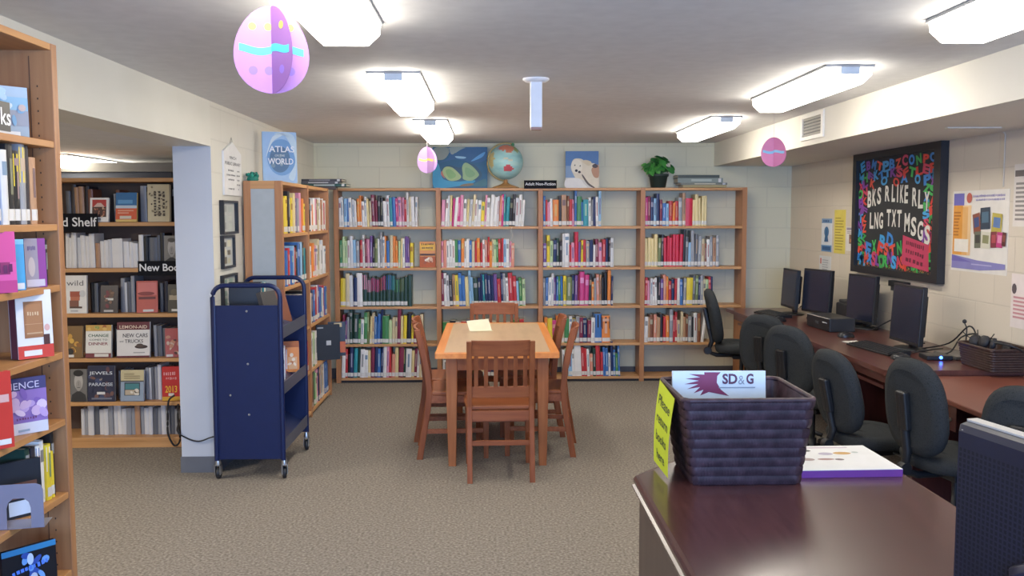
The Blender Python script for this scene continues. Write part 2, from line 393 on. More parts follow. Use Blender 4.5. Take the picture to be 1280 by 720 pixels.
def book_mb(w, h, d, cover, title, strip, band, rnd):
    b = MB(); c = mat(cover, .38); n = 4; t = .0022 if w > .01 else .0012
    ins = min(.003, w*.2)
    prof = [(-w/2, .005), (-w/4, .0012), (0, 0), (w/4, .0012), (w/2, .005)]
    # rounded spine and two boards as one U, page block set in
    outer = [(-w/2, d)] + prof + [(w/2, d)]
    inner = [(w/2-t, d), (w/2-t, .007), (-w/2+t, .007), (-w/2+t, d)]
    ring = outer + inner
    R0 = [(x, y, 0) for x, y in ring]; R1 = [(x, y, h) for x, y in ring]; N = len(ring)
    b.add(R0+R1, [(i, (i+1) % N, N+(i+1) % N, N+i) for i in range(N)], c)
    b.add(R1, [(0, 1, 9, 10), (1, 2, 3, 4, 5, 8, 9), (5, 6, 7, 8)], c)
    b.box(-w/2+t, w/2-t, .006, d-ins, ins, h-ins, PAGES)
    fr = Frame((0, 0, 0), (1, 0, 0), (0, 0, 1))
    def patch(x0, x1, z0, z1, m, off):   # follows the spine curve
        def yy(x): return .005*(abs(x)/(w/2))**2 - off
        xs = [x0, (x0+x1)/2, x1]
        b.add([(x, yy(x), z) for z in (z0, z1) for x in xs], [(0, 1, 4, 3), (1, 2, 5, 4)], mat(m, .5))
    if band: patch(-w/2*.97, w/2*.97, h*band[1], h*band[2], band[0], .0005)
    if title:
        cc, tt = [int(cover[i:i+2], 16) for i in (0, 2, 4)], [int(title[i:i+2], 16) for i in (0, 2, 4)]
        title = ''.join('%02x' % int((round((.55*p_+.45*q_)/24)*24)%256) for p_, q_ in zip(tt, cc))
        if rnd < .5: patch(-w*.18, w*.18, h*(.34+.15*rnd), h*(.80+.1*rnd), title, .0009)
        elif rnd < .8: patch(-w*.36, w*.36, h*.66, h*(.74+.15*rnd), title, .0009)
        else: patch(-w*.40, w*.40, h*.80, h*.9, title, .0009); patch(-w*.15, w*.15, h*.35, h*.72, title, .0009)
    if strip: patch(-w/2*.94, w/2*.94, .012, .012+strip, 'd6d4cf', .0012)
    return b
import re
def parse(seq):
    out = []
    for mm in re.finditer(r'([a-zA-Z])([0-9]?)([\^_/]*)(\{[a-zA-Z]\})?', seq):
        out.append((mm.group(1), int(mm.group(2) or 1), mm.group(3), mm.group(4)[1] if mm.group(4) else None))
    return out
def row(seq, run, z, h, place, where, group, first, vis=1.0, d=.17, strip=.036, jit=.13, plain=False, side='from left', lean=0):
    """run = (start, end) along the shelf; place(s, z) -> (location, rotation)"""
    toks = parse(seq); wts = [n*random.uniform(.75, 1.3) for _, n, _, _ in toks]; tot = sum(wts); s = run[0]; span = run[1]-run[0]
    for i, ((c, n, mod, bnd), q) in enumerate(zip(toks, wts)):
        w = span*q/tot; hh = h*random.uniform(1-jit, 1+jit*.6)*(1.13 if '^' in mod else 1)*(.86 if '_' in mod else 1)
        hexc, cname = PAL[c]
        tcol = None if plain or random.random() < .3 or (c == 'c' and n == 1) or c == 'R' else random.choice(['2b2b30', '444a58', '7a2a30', '2f4a80'] if c in 'wWcenylTp' else ['e8e4da', 'd8c890', 'dcdfe6', 'e0d8c8'])
        a = lean*random.uniform(.6, 1.3) + (random.uniform(-.02, .025)) + (.10 if '/' in mod else 0)
        a = max(min(a, .3), -.04)
        if hh*abs(math.sin(a)) > w*.8 + .012 and '/' not in mod and not lean: a = 0
        loc, rz = place(s + w/2, z)
        size = ('tall ' if '^' in mod else 'short ' if '_' in mod else '') + ('thick ' if n > 1 else '')
        lab = f'{size}{cname} book, {ORD[i]} {side}, {where}'
        band = None
        if bnd: band = (PAL[bnd][0], .52, .96)
        dist = math.hypot(loc[0], loc[1])
        QUEUE.append(dict(w=max(.006, w-.0012), h=hh, d=d*random.uniform(.88, 1.05), c=hexc, t=tcol, strip=strip if random.random() < .93 else 0, band=band, rnd=random.random(),
                          loc=loc, rz=rz, a=a, lab=lab, grp=group, pri=w*hh*vis/dist**2))
        s += w
def emit_books(limit):
    QUEUE.sort(key=lambda q: -q['pri'])
    rest = MB()
    for i, q in enumerate(QUEUE):
        b = book_mb(q['w'], q['h'], q['d'], q['c'], q['t'], q['strip'], q['band'], q['rnd'])
        x, y, z = q['loc']; a = q['a']; z += abs(math.sin(a))*q['w']/2 + .0006
        T = Matrix.Translation((x, y, z)) @ Matrix.Rotation(q['rz'], 4, 'Z') @ Matrix.Rotation(a, 4, 'Y')
        if i < limit:
            o = b.build('book'); o.matrix_world = T; tag(o, q['lab'], 'book', q['grp'])
        else: rest.merge(b, T)
    if rest.v:
        o = rest.build('slim_books'); tag(o, 'remaining slim spines between the other books on the back and side shelves', 'books', None, 'stuff')

BAYN = ['leftmost back bay', 'second back bay', 'third back bay', 'rightmost back bay']
SHN = ['top shelf', 'second shelf', 'middle shelf', 'fourth shelf', 'bottom shelf']
def back_place(s, z): return (s, BY+.012+random.uniform(0, .012), z), 0
def backrow(bay, sh, seq, px0, px1, hpx, vis=1.0, **k):
    z = ZS[sh+1]; x0, x1 = at(px0, 400, Y=8.76).x, at(px1, 400, Y=8.76).x
    x0 = max(x0, posts[bay]+.024)
    row(seq, (x0, x1), z, hpx*.00763, back_place, f'{SHN[sh]}, {BAYN[bay]}', 'books on the long back bookcase', bay == 0, vis, **k)
backrow(0, 0, 'w w l b w W w o o w w c e m^ m d k w W t b h p^ p r w^ e w w', 423, 523, 36, lean=-.02)
backrow(0, 1, 'g n n w W l a r w m p u k_ v w a^ W o b e o o n c w u u y_', 425, 517, 38)
backrow(0, 2, 'y e W B w^ G{p} G{p} G{h} G{h} G{r} G{h} G{b} G{t} G{g} G{v} G G', 423, 515, 39, plain=True)
backrow(0, 3, 'm u_ a G^ G2 g_ w_ g^ v c e b b B^ g2 n_ e e m^ c y k2 y m_ w e', 427, 528, 38, lean=.03)
backrow(0, 4, 'w_ r k_ B t G w2 w c m B b B w^ p^ r s_ c m2 G^ w2 c m w e^ w', 425, 530, 37, lean=.03)
backrow(1, 0, 'p w W c h w h p w c W e w w y_ p w w w W s h^ t t k d W w w', 552, 655, 37, lean=.05)
backrow(1, 1, 'p s w w w g b o w w b e r o r w s r^ o e n g r r l w p s', 552, 643, 34)
backrow(1, 2, 'm w W d_ T^ y b b c l^ l G2 B B^ t B B B u r B a w_ r2 r l_ g n_', 552, 657, 39, lean=-.05)
backrow(1, 3, 'g k w r B w t m e b k w g r', 553, 655, 28, .35)
backrow(1, 4, 'w w c g b r w e m B w t p w o', 553, 655, 30, .35)
backrow(2, 0, 'b^ r_ p_ w_ o2_ d T2 z r p_ b^ g2 b_ t2_ w a_ B w l^', 679, 751, 38)
backrow(2, 1, 'u_ y n B G d W^ w2^ r_ p_ R^ u_ y_ r_ a B w_ m p_ r B k W', 679, 767, 37)
backrow(2, 2, 'a b w W u b g b y v2 B u m h2^ h2 d o_ a s T k k o^ B', 679, 766, 38)
backrow(2, 3, 'o y h o e g w k{y} a m B m w b2^{k} o2^{k}', 681, 763, 32)
backrow(2, 4, 'w n l2 w w2^ r^ r w s_ G r2 r_ b^ b W_ B^ b g_ b', 704, 776, 37, lean=-.035)
backrow(3, 0, 'h m B l B^ m b_ l_ r_ o_ r_ a T^ R3 c c c c c', 805, 882, 37)
backrow(3, 1, 'c c c c v k R R R R R R k^ q l_ a^ q a e_ z_ w_ a T a', 805, 898, 38, plain=False)
backrow(3, 2, 'r p W w w k u s^ o r B r w b a y2 q v B a e n r B', 805, 891, 35)
backrow(3, 3, 'w T z s T d r o a^ r r e_ e T z a k W z w^/', 804, 880, 36)

# ---- side case rows run away from the viewer
def side_place(s, z): return (SX-.012-random.uniform(0, .012), s, z), PI/2
def siderow(bay, sh, seq, f0, f1, h, vis=1.0, **k):
    a = SY0 + (.045 if bay == 0 else .965); L_ = .855
    z = [1.475, 1.10, .735, .375, .05][sh]
    row(seq, (a+f0*L_, a+f1*L_), z, h, side_place, f'{SHN[sh]}, {"near" if bay == 0 else "far"} bay, left-wall case', 'books on the left-wall bookcase', False, vis, side='from near end', **k)
siderow(0, 0, 'y y y k y y c u a p p o y_', .02, .96, .28)
siderow(0, 1, 'w b b r w b l r k b B l k t_ k', .02, 1, .28)
siderow(0, 2, 'w r b B w k', .02, 1, .28, .3)
siderow(1, 0, 'w k w o_ w p z e w o T w r w', .02, .95, .27)
siderow(1, 1, 'w w o p w e^ w W w', .02, .9, .27)
siderow(1, 2, 'w B b r w u b w r b', .02, .95, .27)
siderow(1, 3, 'l w n w', .02, .36, .26)
siderow(0, 3, 'w e r', .6, 1, .26, .3)
siderow(1, 4, 'k m g^ n p B o a e w2 b b B', .02, .95, .28, d=.22)
def faceout(name, label, w, h, t, loc, rz, lean, cover, draw, cat='book', group=None, spine=None, page=PAGES):
    """book or case shown cover outwards: cover faces local -Y, origin at bottom centre of the cover"""
    b = MB(); c = mat(cover, .35)
    b.box(-w/2, w/2, 0, .003, 0, h, c); b.box(-w/2, w/2, t-.003, t, 0, h, c)
    b.box(-w/2, -w/2+.003, .003, t-.003, 0, h, mat(spine, .4) if spine else c)
    b.box(-w/2+.003, w/2-.004, .003, t-.003, .003, h-.004, page)
    draw(b, Frame((-w/2, 0, 0), (1, 0, 0), (0, 0, 1)), w, h)
    o = b.build(name)
    o.matrix_world = Matrix.Translation(Vector(loc)+Vector((0, 0, t*abs(math.sin(lean))+.0006))) @ Matrix.Rotation(rz, 4, 'Z') @ Matrix.Rotation(-lean, 4, 'X')
    return tag(o, label, cat, group)
def R_(b, f, w, h, *rs):
    for i, (x0, x1, y0, y1, c) in enumerate(rs): b.rect(f, w*x0, w*x1, h*y0, h*y1, c, .0006+.0003*i)
def spot(b, f, w, h, seed, n, cols, x0, x1, y0, y1, r0, r1):
    g = random.Random(seed)
    for k in range(n):
        b.oval(f, w*g.uniform(x0, x1), h*g.uniform(y0, y1), w*g.uniform(r0, r1), w*g.uniform(r0, r1)*.8, g.choice(cols), .003+.0001*k, 10, g.random()*3)
def lines(b, f, x0, x1, y0, y1, n, c, h=.002, seed=1, fill=.5):
    g = random.Random(seed)
    for k in range(n):
        y = y0 + (y1-y0)*k/n
        b.rect(f, x0, x0+(x1-x0)*g.uniform(.6, 1), y, y+(y1-y0)/n*fill, c, h)

# cover-out copy on the second shelf of the first back bay
def d0(b, f, w, h):
    R_(b, f, w, h, (0, 1, .0, .42, 'b3541e'), (.04, .96, .66, .92, 'e6b23c'))
    b.smear(f, 7, w*.5, h*.90, h*.08, '5a2a18', .0016, w*.8, 1); R_(b, f, w, h, (.06, .94, .70, .82, 'e8dcb8')); b.smear(f, 6, w*.5, h*.76, h*.07, '6a5a40', .0020, w*.7, 2); b.rect(f, w*.02, w*.98, h*.46, h*.53, '3a2420', .0018)
    spot(b, f, w, h, 3, 9, ['efe2d2', 'd8b090', 'e8d8c8', 'a05030'], .3, .75, .15, .4, .07, .15)
p = at(534.5, 333, Y=8.78)
faceout('book', 'orange cover-out book with pale figure at right end of leftmost bay second shelf', .152, .245, .022, (p.x, 8.79, ZS[2]), 0, .06, 'd98a32', d0)
# cover-out binders jutting from the far end of the side case
p = at(403, 420, X=-1.42)
faceout('book', 'large black cover-out binder jutting from the far bay of the left-wall case', .20, .30, .03, (-1.375, 7.80, .375), .35, .03, '23272e',
        lambda b, f, w, h: R_(b, f, w, h, (.42, .62, .42, .55, 'b8bcc0'), (.05, .3, .9, .94, '9aa0a6')))
faceout('book', 'black and orange cover-out book behind the black binder in the far bay', .15, .30, .02, (-1.34, 8.02, .375), .2, .03, '23272e',
        lambda b, f, w, h: R_(b, f, w, h, (.3, 1, .1, .42, 'c8643c'), (.35, .8, .85, .97, 'c8b890')))

# ---- case of new books in the opening
NF = NY+.015
def nat(px): return at(px, 400, Y=NF).x
def new_place(s, z): return (s, NF+.06+random.uniform(0, .02), z), 0
def newrow(sh, seq, p0, p1, h, where, **k):
    row(seq, (nat(p0), nat(p1)), zs3[sh], h, new_place, f'{where}, new-books case', 'spine-out books on the new-books case', False, **k)
newrow(1, 'q_ d T T d z', 82, 117, .245, 'top shelf, left end', strip=0, plain=True)
newrow(1, 'a z', 142, 150, .22, 'top shelf, between two covers', strip=0)
newrow(1, 'a2 k', 175, 189, .255, 'top shelf, right of blue and orange cover', strip=0)
newrow(1, 'k q', 214, 226, .25, 'top shelf, right end', strip=0)
newrow(2, 'w w w W w w w', 78, 116, .235, 'second shelf, left run', strip=0, plain=True)
newrow(2, 'T_ w w W w2^ w w w_', 117, 170, .20, 'second shelf, paper-wrapped middle run', strip=0, plain=True)
newrow(2, 'w^ k q2 q k', 172, 205, .23, 'second shelf, right run', strip=0, plain=True)
newrow(3, 'k q d d', 109, 126, .20, 'third shelf, right of the white cover', strip=0, plain=True)
newrow(3, 'a W q a^ k q', 146, 174, .22, 'third shelf, middle', strip=0, plain=True)
newrow(3, 'q d q', 196, 211, .20, 'third shelf, right', strip=0, plain=True)
newrow(4, 'q a', 100, 107, .21, 'fourth shelf, left', strip=0, plain=True)
newrow(4, 'k a q', 136, 147, .22, 'fourth shelf, centre', strip=0, plain=True)
newrow(4, 'a q q a', 187, 208, .22, 'fourth shelf, right', strip=0, plain=True)
newrow(5, 'a W', 139, 147, .22, 'fifth shelf, centre', strip=0, plain=True)
newrow(5, 'a W q a W a', 174, 200, .23, 'fifth shelf, right', strip=0, plain=True)
newrow(6, 'W a W q W W a W w W a a T a W W q a W a q a', 90, 216, .205, 'bottom shelf', strip=0, plain=True)
def face(sh, px0, px1, h, t, label, cover, draw, rz=0, lean=.12, dy=0):
    x0, x1 = nat(px0), nat(px1)
    return faceout('book', label, (x1-x0)*1.0, h, t, ((x0+x1)/2, NF+dy, zs3[sh]), rz, lean, cover, draw)
def f1(b, f, w, h):
    R_(b, f, w, h, (.12, .88, .62, .92, 'b8312f'), (.12, .88, .2, .62, '4a2a22')); spot(b, f, w, h, 1, 16, ['8a4a3a', 'c8a080', '5a2a20', 'a86a50'], .2, .8, .22, .58, .04, .08)
    b.poly(f, [(w*.2, h*.62), (w*.8, h*.62), (w*.6, h*.78), (w*.4, h*.78)], 'e0b8a8', .0022); R_(b, f, w, h, (.15, .6, .06, .15, '9a9a9a'))
face(1, 117, 140, .165, .02, 'white and red cover with brown picture on top shelf beside the Shelf sign', 'e8e4de', f1)
def f2(b, f, w, h):
    R_(b, f, w, h, (0, 1, .55, 1, '2c6a9e'), (0, 1, .08, .5, 'd9562e'), (0, 1, .46, .56, 'c8d8e0'), (.1, .8, .62, .75, '5a9ac8'), (.2, .75, .1, .2, 'd8d0b8'))
    lines(b, f, w*.1, w*.9, h*.28, h*.44, 2, 'e8a080', .0022)
face(1, 149, 175, .20, .02, 'blue over orange cover standing on top shelf of the new-books case', 'd8b04a', f2)
def f3(b, f, w, h):
    spot(b, f, w, h, 5, 26, ['6a5a44', '8a7a5c', '4a3c2e'], .1, .9, .06, .94, .03, .07)
    for k in range(3): b.smear(f, 9-k, w*(.35+.2*k), h*.5, w*.12, '4a3c2e', .006, h*.7, k, PI/2)
face(1, 189, 216, .255, .03, 'beige patterned cover with upright brown lettering on top shelf right', 'c8b890', f3, lean=.05)
def f4(b, f, w, h):
    b.oval(f, w*.5, h*.62, w*.26, h*.27, 'b0aca6', .0012, 24); b.oval(f, w*.5, h*.50, w*.17, h*.17, '9a9690', .0016)
    R_(b, f, w, h, (.36, .46, .64, .66, '3a3a3a'), (.56, .66, .64, .66, '3a3a3a')); b.rect(f, w*.47, w*.53, h*.5, h*.62, '85817b', .003); b.rect(f, w*.42, w*.6, h*.43, h*.45, '55504c', .003)
    b.oval(f, w*.5, h*.86, w*.26, h*.07, '46423e', .002)
    b.poly(f, [(w*.02, 0), (w*.98, 0), (w*.9, h*.22), (w*.6, h*.32), (w*.4, h*.32), (w*.1, h*.22)], '2c2c2e', .0011)
face(2, 205, 224, .22, .02, 'grey portrait cover behind the New Books sign on second shelf', '77746f', f4, lean=.05, dy=.04)
def f5(b, f, w, h):
    b.text(f, 'wild', w*.5, h*.80, h*.14, '5f5d60', .001, w*.72); R_(b, f, w, h, (.28, .72, .44, .58, 'a04a34'), (.30, .70, .34, .44, 'b8674a'), (.26, .66, .18, .34, '7a4a3c'), (.26, .8, .13, .18, '4c342c'), (.3, .62, .04, .09, 'b4b4b8'))
    b.oval(f, w*.82, h*.52, w*.13, w*.15, 'c8c8c8', .001)
face(3, 80, 109, .26, .018, 'white cover reading wild with a red-brown boot on the third shelf', 'e2e0dc', f5, lean=.06)
def f6(b, f, w, h):
    spot(b, f, w, h, 6, 14, ['5c4436', '7a5a48', '3a2a26', '6a2a34'], .2, .8, .2, .8, .08, .16); R_(b, f, w, h, (.3, .75, .46, .54, 'd8d4cc'), (.2, .75, .04, .11, 'b8b4b0'))
face(3, 126, 147, .19, .02, 'dark brown cover with white label on the third shelf', '30262a', f6)
def f7(b, f, w, h):
    R_(b, f, w, h, (.05, .95, .55, .95, 'd8786c'), (.1, .9, .42, .5, '6a3a34'), (.3, .8, .03, .1, 'd8d4cc')); b.oval(f, w*.45, h*.6, w*.4, h*.06, '8a4038', .002)
face(3, 172, 197, .22, .018, 'coral pink cover leaning at an angle on the third shelf', 'c2604e', f7, .25, .2)
def f8(b, f, w, h): R_(b, f, w, h, (.1, .9, .45, .62, 'a89a80'), (.3, .8, .05, .13, 'd8d4cc')); b.oval(f, w*.5, h*.72, w*.3, h*.12, '5a5240', .001)
face(3, 210, 226, .195, .02, 'dark olive cover with a pale band at right end of third shelf', '38342c', f8)
def f9(b, f, w, h):
    spot(b, f, w, h, 8, 9, ['c8923a', 'd8a848', '8a5a2a', '2e2e2e'], .1, .9, .15, .7, .1, .22); b.oval(f, w*.3, h*.2, w*.2, h*.1, '1c1c1c', .006); R_(b, f, w, h, (.05, .5, .02, .1, 'd8d4cc'))
face(4, 80, 101, .22, .02, 'golden yellow and black cover at left end of fourth shelf', '7a5a32', f9)
def f10(b, f, w, h):
    R_(b, f, w, h, (0, 1, .82, 1, 'c89a48'), (0, 1, 0, .14, '6e2c34'), (.35, .9, .03, .12, 'd8d4cc')); spot(b, f, w, h, 9, 8, ['d8b060', 'a05a2a', '8a9a4a'], .1, .9, .86, .96, .05, .09)
    b.text(f, 'CHANGE', w*.5, h*.68, h*.09, '2c5a3c', .002, w*.8, .01); b.text(f, 'COMES TO', w*.5, h*.55, h*.055, '3c4a44', .002, w*.7); b.text(f, 'DINNER', w*.5, h*.43, h*.09, '8a2c3a', .002, w*.76, .01)
face(4, 105, 137, .225, .02, 'white cover reading Change Comes to Dinner on the fourth shelf', 'e4e2da', f10)
def f11(b, f, w, h):
    R_(b, f, w, h, (0, 1, .78, 1, '5e2028'), (0, 1, 0, .05, '5e2028'))
    b.text(f, 'LEMON-AID', w*.5, h*.86, h*.09, 'e2c8b0', .0014, w*.84, .01); b.text(f, 'NEW CARS', w*.56, h*.62, h*.11, '35302e', .0014, w*.76, .012)
    b.text(f, 'and', w*.14, h*.46, h*.05, '35302e', .0014); b.text(f, 'TRUCKS', w*.52, h*.46, h*.1, '35302e', .0014, w*.56, .012)
    b.oval(f, w*.74, h*.30, w*.2, h*.055, '3a2a26', .0014); b.oval(f, w*.70, h*.34, w*.11, h*.05, '4a3a34', .0018); R_(b, f, w, h, (.5, .85, .12, .15, 'a0a09c'))
face(4, 145, 185, .245, .024, 'white and maroon cover on New Cars and Trucks on the fourth shelf', 'e0dcd6', f11, .08)
def f12(b, f, w, h):
    spot(b, f, w, h, 12, 16, ['8a4a34', 'c88a6a', '5a3226', 'd8b8a0'], .1, .9, .08, .75, .07, .16); R_(b, f, w, h, (.05, .45, .02, .1, 'd8d4cc'))
face(4, 206, 226, .20, .02, 'rust red picture cover leaning at right end of fourth shelf', 'b04c36', f12, .3, .2)
face(5, 84, 105, .225, .02, 'grey portrait cover with dark hair at left end of fifth shelf', '6c6a68', lambda b, f, w, h: (f4(b, f, w, h), b.oval(f, w*.5, h*.88, w*.3, h*.1, '1c1c1e', .004), R_(b, f, w, h, (.2, .7, .02, .08, 'd0ccc8'))), lean=.06)
def f14(b, f, w, h):
    spot(b, f, w, h, 14, 22, ['3c4668', '5a3c44', '2c3048', '70504a'], .08, .92, .08, .9, .06, .14)
    b.text(f, 'JEWELS', w*.5, h*.78, h*.11, 'd4dae4', .007, w*.86, .01); b.text(f, 'of', w*.5, h*.62, h*.06, 'c8b8a8', .007); b.text(f, 'PARADISE', w*.5, h*.48, h*.09, 'c8d0dc', .007, w*.88, .01)
    b.rect(f, w*.35, w*.65, h*.2, h*.27, 'd8d8d8', .007); b.rect(f, w*.15, w*.9, h*.06, h*.11, '6a6e80', .007)
face(5, 106, 140, .25, .024, 'navy cover reading Jewels of Paradise on the fifth shelf', '272c44', f14, lean=.06)
def f15(b, f, w, h):
    R_(b, f, w, h, (.0, 1, .66, 1, 'c8ba8e'), (.0, 1, 0, .66, '8c9cb0'), (.16, .84, .18, .6, '2e3c44'), (.2, .8, .38, .56, '3c7a80'), (.2, .8, .2, .36, 'b8a890'), (0, 1, .62, .66, '4c4a44'))
    lines(b, f, w*.15, w*.85, h*.72, h*.92, 3, '9a8a64', .004, 2); spot(b, f, w, h, 15, 6, ['e0d8c8', '5a4a3c'], .25, .75, .22, .4, .05, .1)
    R_(b, f, w, h, (.2, .6, .04, .1, 'd8d4cc'))
face(5, 147, 176, .215, .024, 'cream and blue-grey cover with inset picture on the fifth shelf', '9aa4b0', f15)
def f16(b, f, w, h):
    R_(b, f, w, h, (0, 1, 0, .12, 'd8a02c')); b.text(f, '2013', w*.5, h*.34, h*.2, 'f0b428', .0014, w*.66, .015); b.rect(f, w*.35, w*.65, h*.14, h*.22, 'e0d8cc', .0016)
    b.smear(f, 6, w*.44, h*.80, h*.11, 'e8a0a0', .0014, w*.7, 3); b.smear(f, 6, w*.52, h*.66, h*.08, 'e09090', .0014, w*.6, 4)
face(5, 200, 222, .235, .05, 'thick red cover marked 2013 in yellow at right of fifth shelf', 'c02a26', f16, .12, .08)
# shelf signs
def sign(label, x0, x1, y, z0, z1, st, size, name='shelf_sign', cx=None):
    b = MB(); b.box(x0, x1, y-.004, y, z0, z1, mat('17181c', .8, 0, 0, .1)); f = Frame((x0, y-.004, z0), (1, 0, 0), (0, 0, 1))
    b.text(f, st, (x1-x0)*.5 if cx is None else cx, (z1-z0)*.56, size, mat('e8e8e8', .5), .0008, None, .012)
    b.box(x0+.01, x1-.01, y, y+.012, z1-.012, z1-.008, mat('17181c'))
    return tag(b.build(name), label, 'sign', 'black shelf signs')
x1 = at(122, 280, Y=NY-.01).x
sign('black sign reading Hold Shelf on the front of the top new-books shelf', x1-.47, x1, NY-.002, 1.49, 1.62, 'Hold Shelf', .062, cx=.285)
x0 = at(172, 330, Y=NY-.01).x
sign('black sign reading New Books on the second new-books shelf', x0, x0+.40, NY-.002, 1.195, 1.295, 'New Books', .050, cx=.175)
p = at(655, 236, Y=BY-.01); q = at(696, 227, Y=BY-.01)
sign('small black Adult Non-Fiction sign on top edge of the back bookcase', p.x, q.x, BY-.002, 1.852, 1.93, 'Adult Non-Fiction', .028)

# ---- near case at left edge: spines face +X, covers turned toward the room
def near_place(s, z): return (FX-.02-random.uniform(0, .01), s, z), PI/2
def nearrow(z, seq, y0, y1, h, where, **k): row(seq, (y0, y1), z, h, near_place, where + ', near left case', 'books on the near left case', False, side='from near end', **k)
nearrow(1.575, 'a b W k k{y} a{y} d T_', 2.70, 3.0, .235, 'third shelf', strip=.035, d=.16)
nearrow(1.375, 'G d', 3.01, 3.06, .15, 'fourth shelf, far end', strip=0, d=.14)
nearrow(.675, 'G d w{b} w y{w} y_ k', 2.86, 3.05, .205, 'seventh shelf', strip=.03, d=.15)
def ncover(name, label, px0, px1, z, h, Yd, rz, cover, draw, t=.016, spine=None, lean=.04, cat='book', back=0):
    p0, p1 = at(px0, 400, Y=Yd).x, at(px1, 400, Y=Yd).x
    w = (px1-px0)/400; rz = .88
    c = (p0+p1)/2
    return faceout(name, label, w, h, t, (c, Yd, z), rz, lean, cover, draw, cat, None, spine)
def g1(b, f, w, h):
    R_(b, f, w, h, (0, 1, .55, .8, '7fb0d4'), (0, 1, .8, 1, '9ab4cc'), (0, 1, .25, .55, '8a93a8'), (0, .8, 0, .14, 'd8dade')); spot(b, f, w, h, 21, 14, ['c8dcec', '6a9cc8', 'b8a8a8', 'a8c8e0'], .05, .9, .3, .9, .06, .14)
    b.oval(f, w*.3, h*.4, w*.12, h*.06, 'e0905a', .006)
ncover('disc_case', 'pale blue sky disc case on the top open shelf of the near left case', -10, 47, 1.845, .165, 2.97, .12, '8aa0b8', g1, cat='disc case')
def g2(b, f, w, h): R_(b, f, w, h, (0, 1, .5, 1, 'd04a8c'), (0, .8, .3, .5, '8a2a5c'), (0, 1, 0, .2, 'b83a7c')); b.smear(f, 5, w*.5, h*.40, h*.17, '5a1c4c', .003, w*.86, 5)
ncover('book', 'bright pink cover at left edge on the fourth shelf of the near left case', -14, 22, 1.375, .18, 2.72, .12, 'd8559a', g2, .02)
ncover('book', 'light blue cover between the pink cover and the grey purple one', 20, 34, 1.375, .155, 2.83, .1, '4aa4dc', lambda b, f, w, h: R_(b, f, w, h, (.1, .9, .02, .14, 'e0e4e8'), (0, 1, .9, 1, '7cc4ec')), .02, '2a6ca8')
def g3(b, f, w, h): R_(b, f, w, h, (.62, 1, 0, 1, '8a3c8c'), (0, .62, 0, 1, '9a8f9c'), (.05, .9, .02, .16, 'c8c0cc')); b.smear(f, 5, w*.34, h*.8, h*.1, '6a5a80', .002, w*.4, 6); b.oval(f, w*.3, h*.42, w*.16, h*.2, 'c0b0ac', .002)
ncover('disc_case', 'grey and purple disc case beside the light blue cover', 35, 61, 1.375, .155, 2.95, .08, '3a3440', g3, .016, cat='disc case')
def g4(b, f, w, h):
    R_(b, f, w, h, (0, 1, 0, .19, 'cf3f36'), (.2, .74, .3, .84, '9a6844'), (.26, .7, .34, .8, 'a8744c'), (.16, .66, .04, .12, 'e8e4de'), (.72, .9, .19, .34, '4a2c2c'))
    b.smear(f, 5, w*.47, h*.66, h*.07, 'd8b890', .0024, w*.34, 7); b.rect(f, w*.22, w*.72, h*.5, h*.51, 'c09068', .0024); b.rect(f, w*.26, w*.7, h*.36, h*.38, 'c8a078', .0024)
    b.oval(f, w*.84, h*.44, w*.08, w*.1, 'd8a8a0', .001)
ncover('book', 'white novel with brown picture and red base on the fifth shelf', 22, 66, 1.15, .215, 2.93, .16, 'e4e2de', g4, .052, '6a3a44')
def g5(b, f, w, h):
    R_(b, f, w, h, (0, 1, .78, 1, '3c3a6a'), (0, 1, .2, .78, '8a6ab0'), (0, 1, 0, .2, 'd4d2dc')); spot(b, f, w, h, 25, 14, ['b89ad0', 'd8c0dc', '7a5aa8', 'c8a8cc'], .1, .9, .3, .75, .08, .18)
    b.text(f, 'IENCE', w*.44, h*.87, h*.12, 'c8c4e0', .006, w*.72); b.smear(f, 8, w*.45, h*.28, h*.05, '6a3a6a', .006, w*.55, 8); b.rect(f, w*.2, w*.5, h*.05, h*.09, '8a9ab0', .006)
ncover('disc_case', 'purple and lilac disc case on the sixth shelf of the near left case', 7, 54, .925, .175, 2.86, .16, '2c2a3c', g5, cat='disc case')
ncover('book', 'red cover at left edge beside the lilac disc case', -25, 9, .925, .225, 2.66, .12, 'c8352c', lambda b, f, w, h: R_(b, f, w, h, (.1, .9, .05, .12, 'e0dcd6'), (.2, .9, .6, .7, 'd8a8a0')), .02)
def g6(b, f, w, h):
    R_(b, f, w, h, (0, 1, 0, .16, 'd4d4de'), (0, 1, .9, 1, '2c7ab0'), (.05, .4, .2, .38, '6a2430')); b.smear(f, 9, w*.5, h*.64, h*.09, '4a7ae0', .009, w*.7, 9, .15); spot(b, f, w, h, 27, 8, ['2a4aa0', '6aa0e0', '182860'], .3, .8, .45, .85, .05, .12)
    b.oval(f, w*.5, h*.78, w*.06, h*.1, 'c0d4f0', .006); b.oval(f, w*.55, h*.44, w*.07, h*.09, 'b8c4d8', .006); b.rect(f, w*.5, w*.8, h*.26, h*.32, '9a2c3a', .006)
ncover('disc_case', 'black disc case with blue lettering on the lowest visible shelf', -8, 57, .405, .18, 2.80, .2, '15161c', g6, cat='disc case')
def g7(b, f, w, h): R_(b, f, w, h, (.3, .9, .05, .3, 'c8d4e4'), (.3, .9, .34, .62, '6a4a44'), (.35, .8, .42, .5, '9a7a6c'))
ncover('disc_case', 'dark disc case standing behind the grey metal bookend', -16, 42, .675, .175, 2.80, .16, '20242c', g7, cat='disc case')
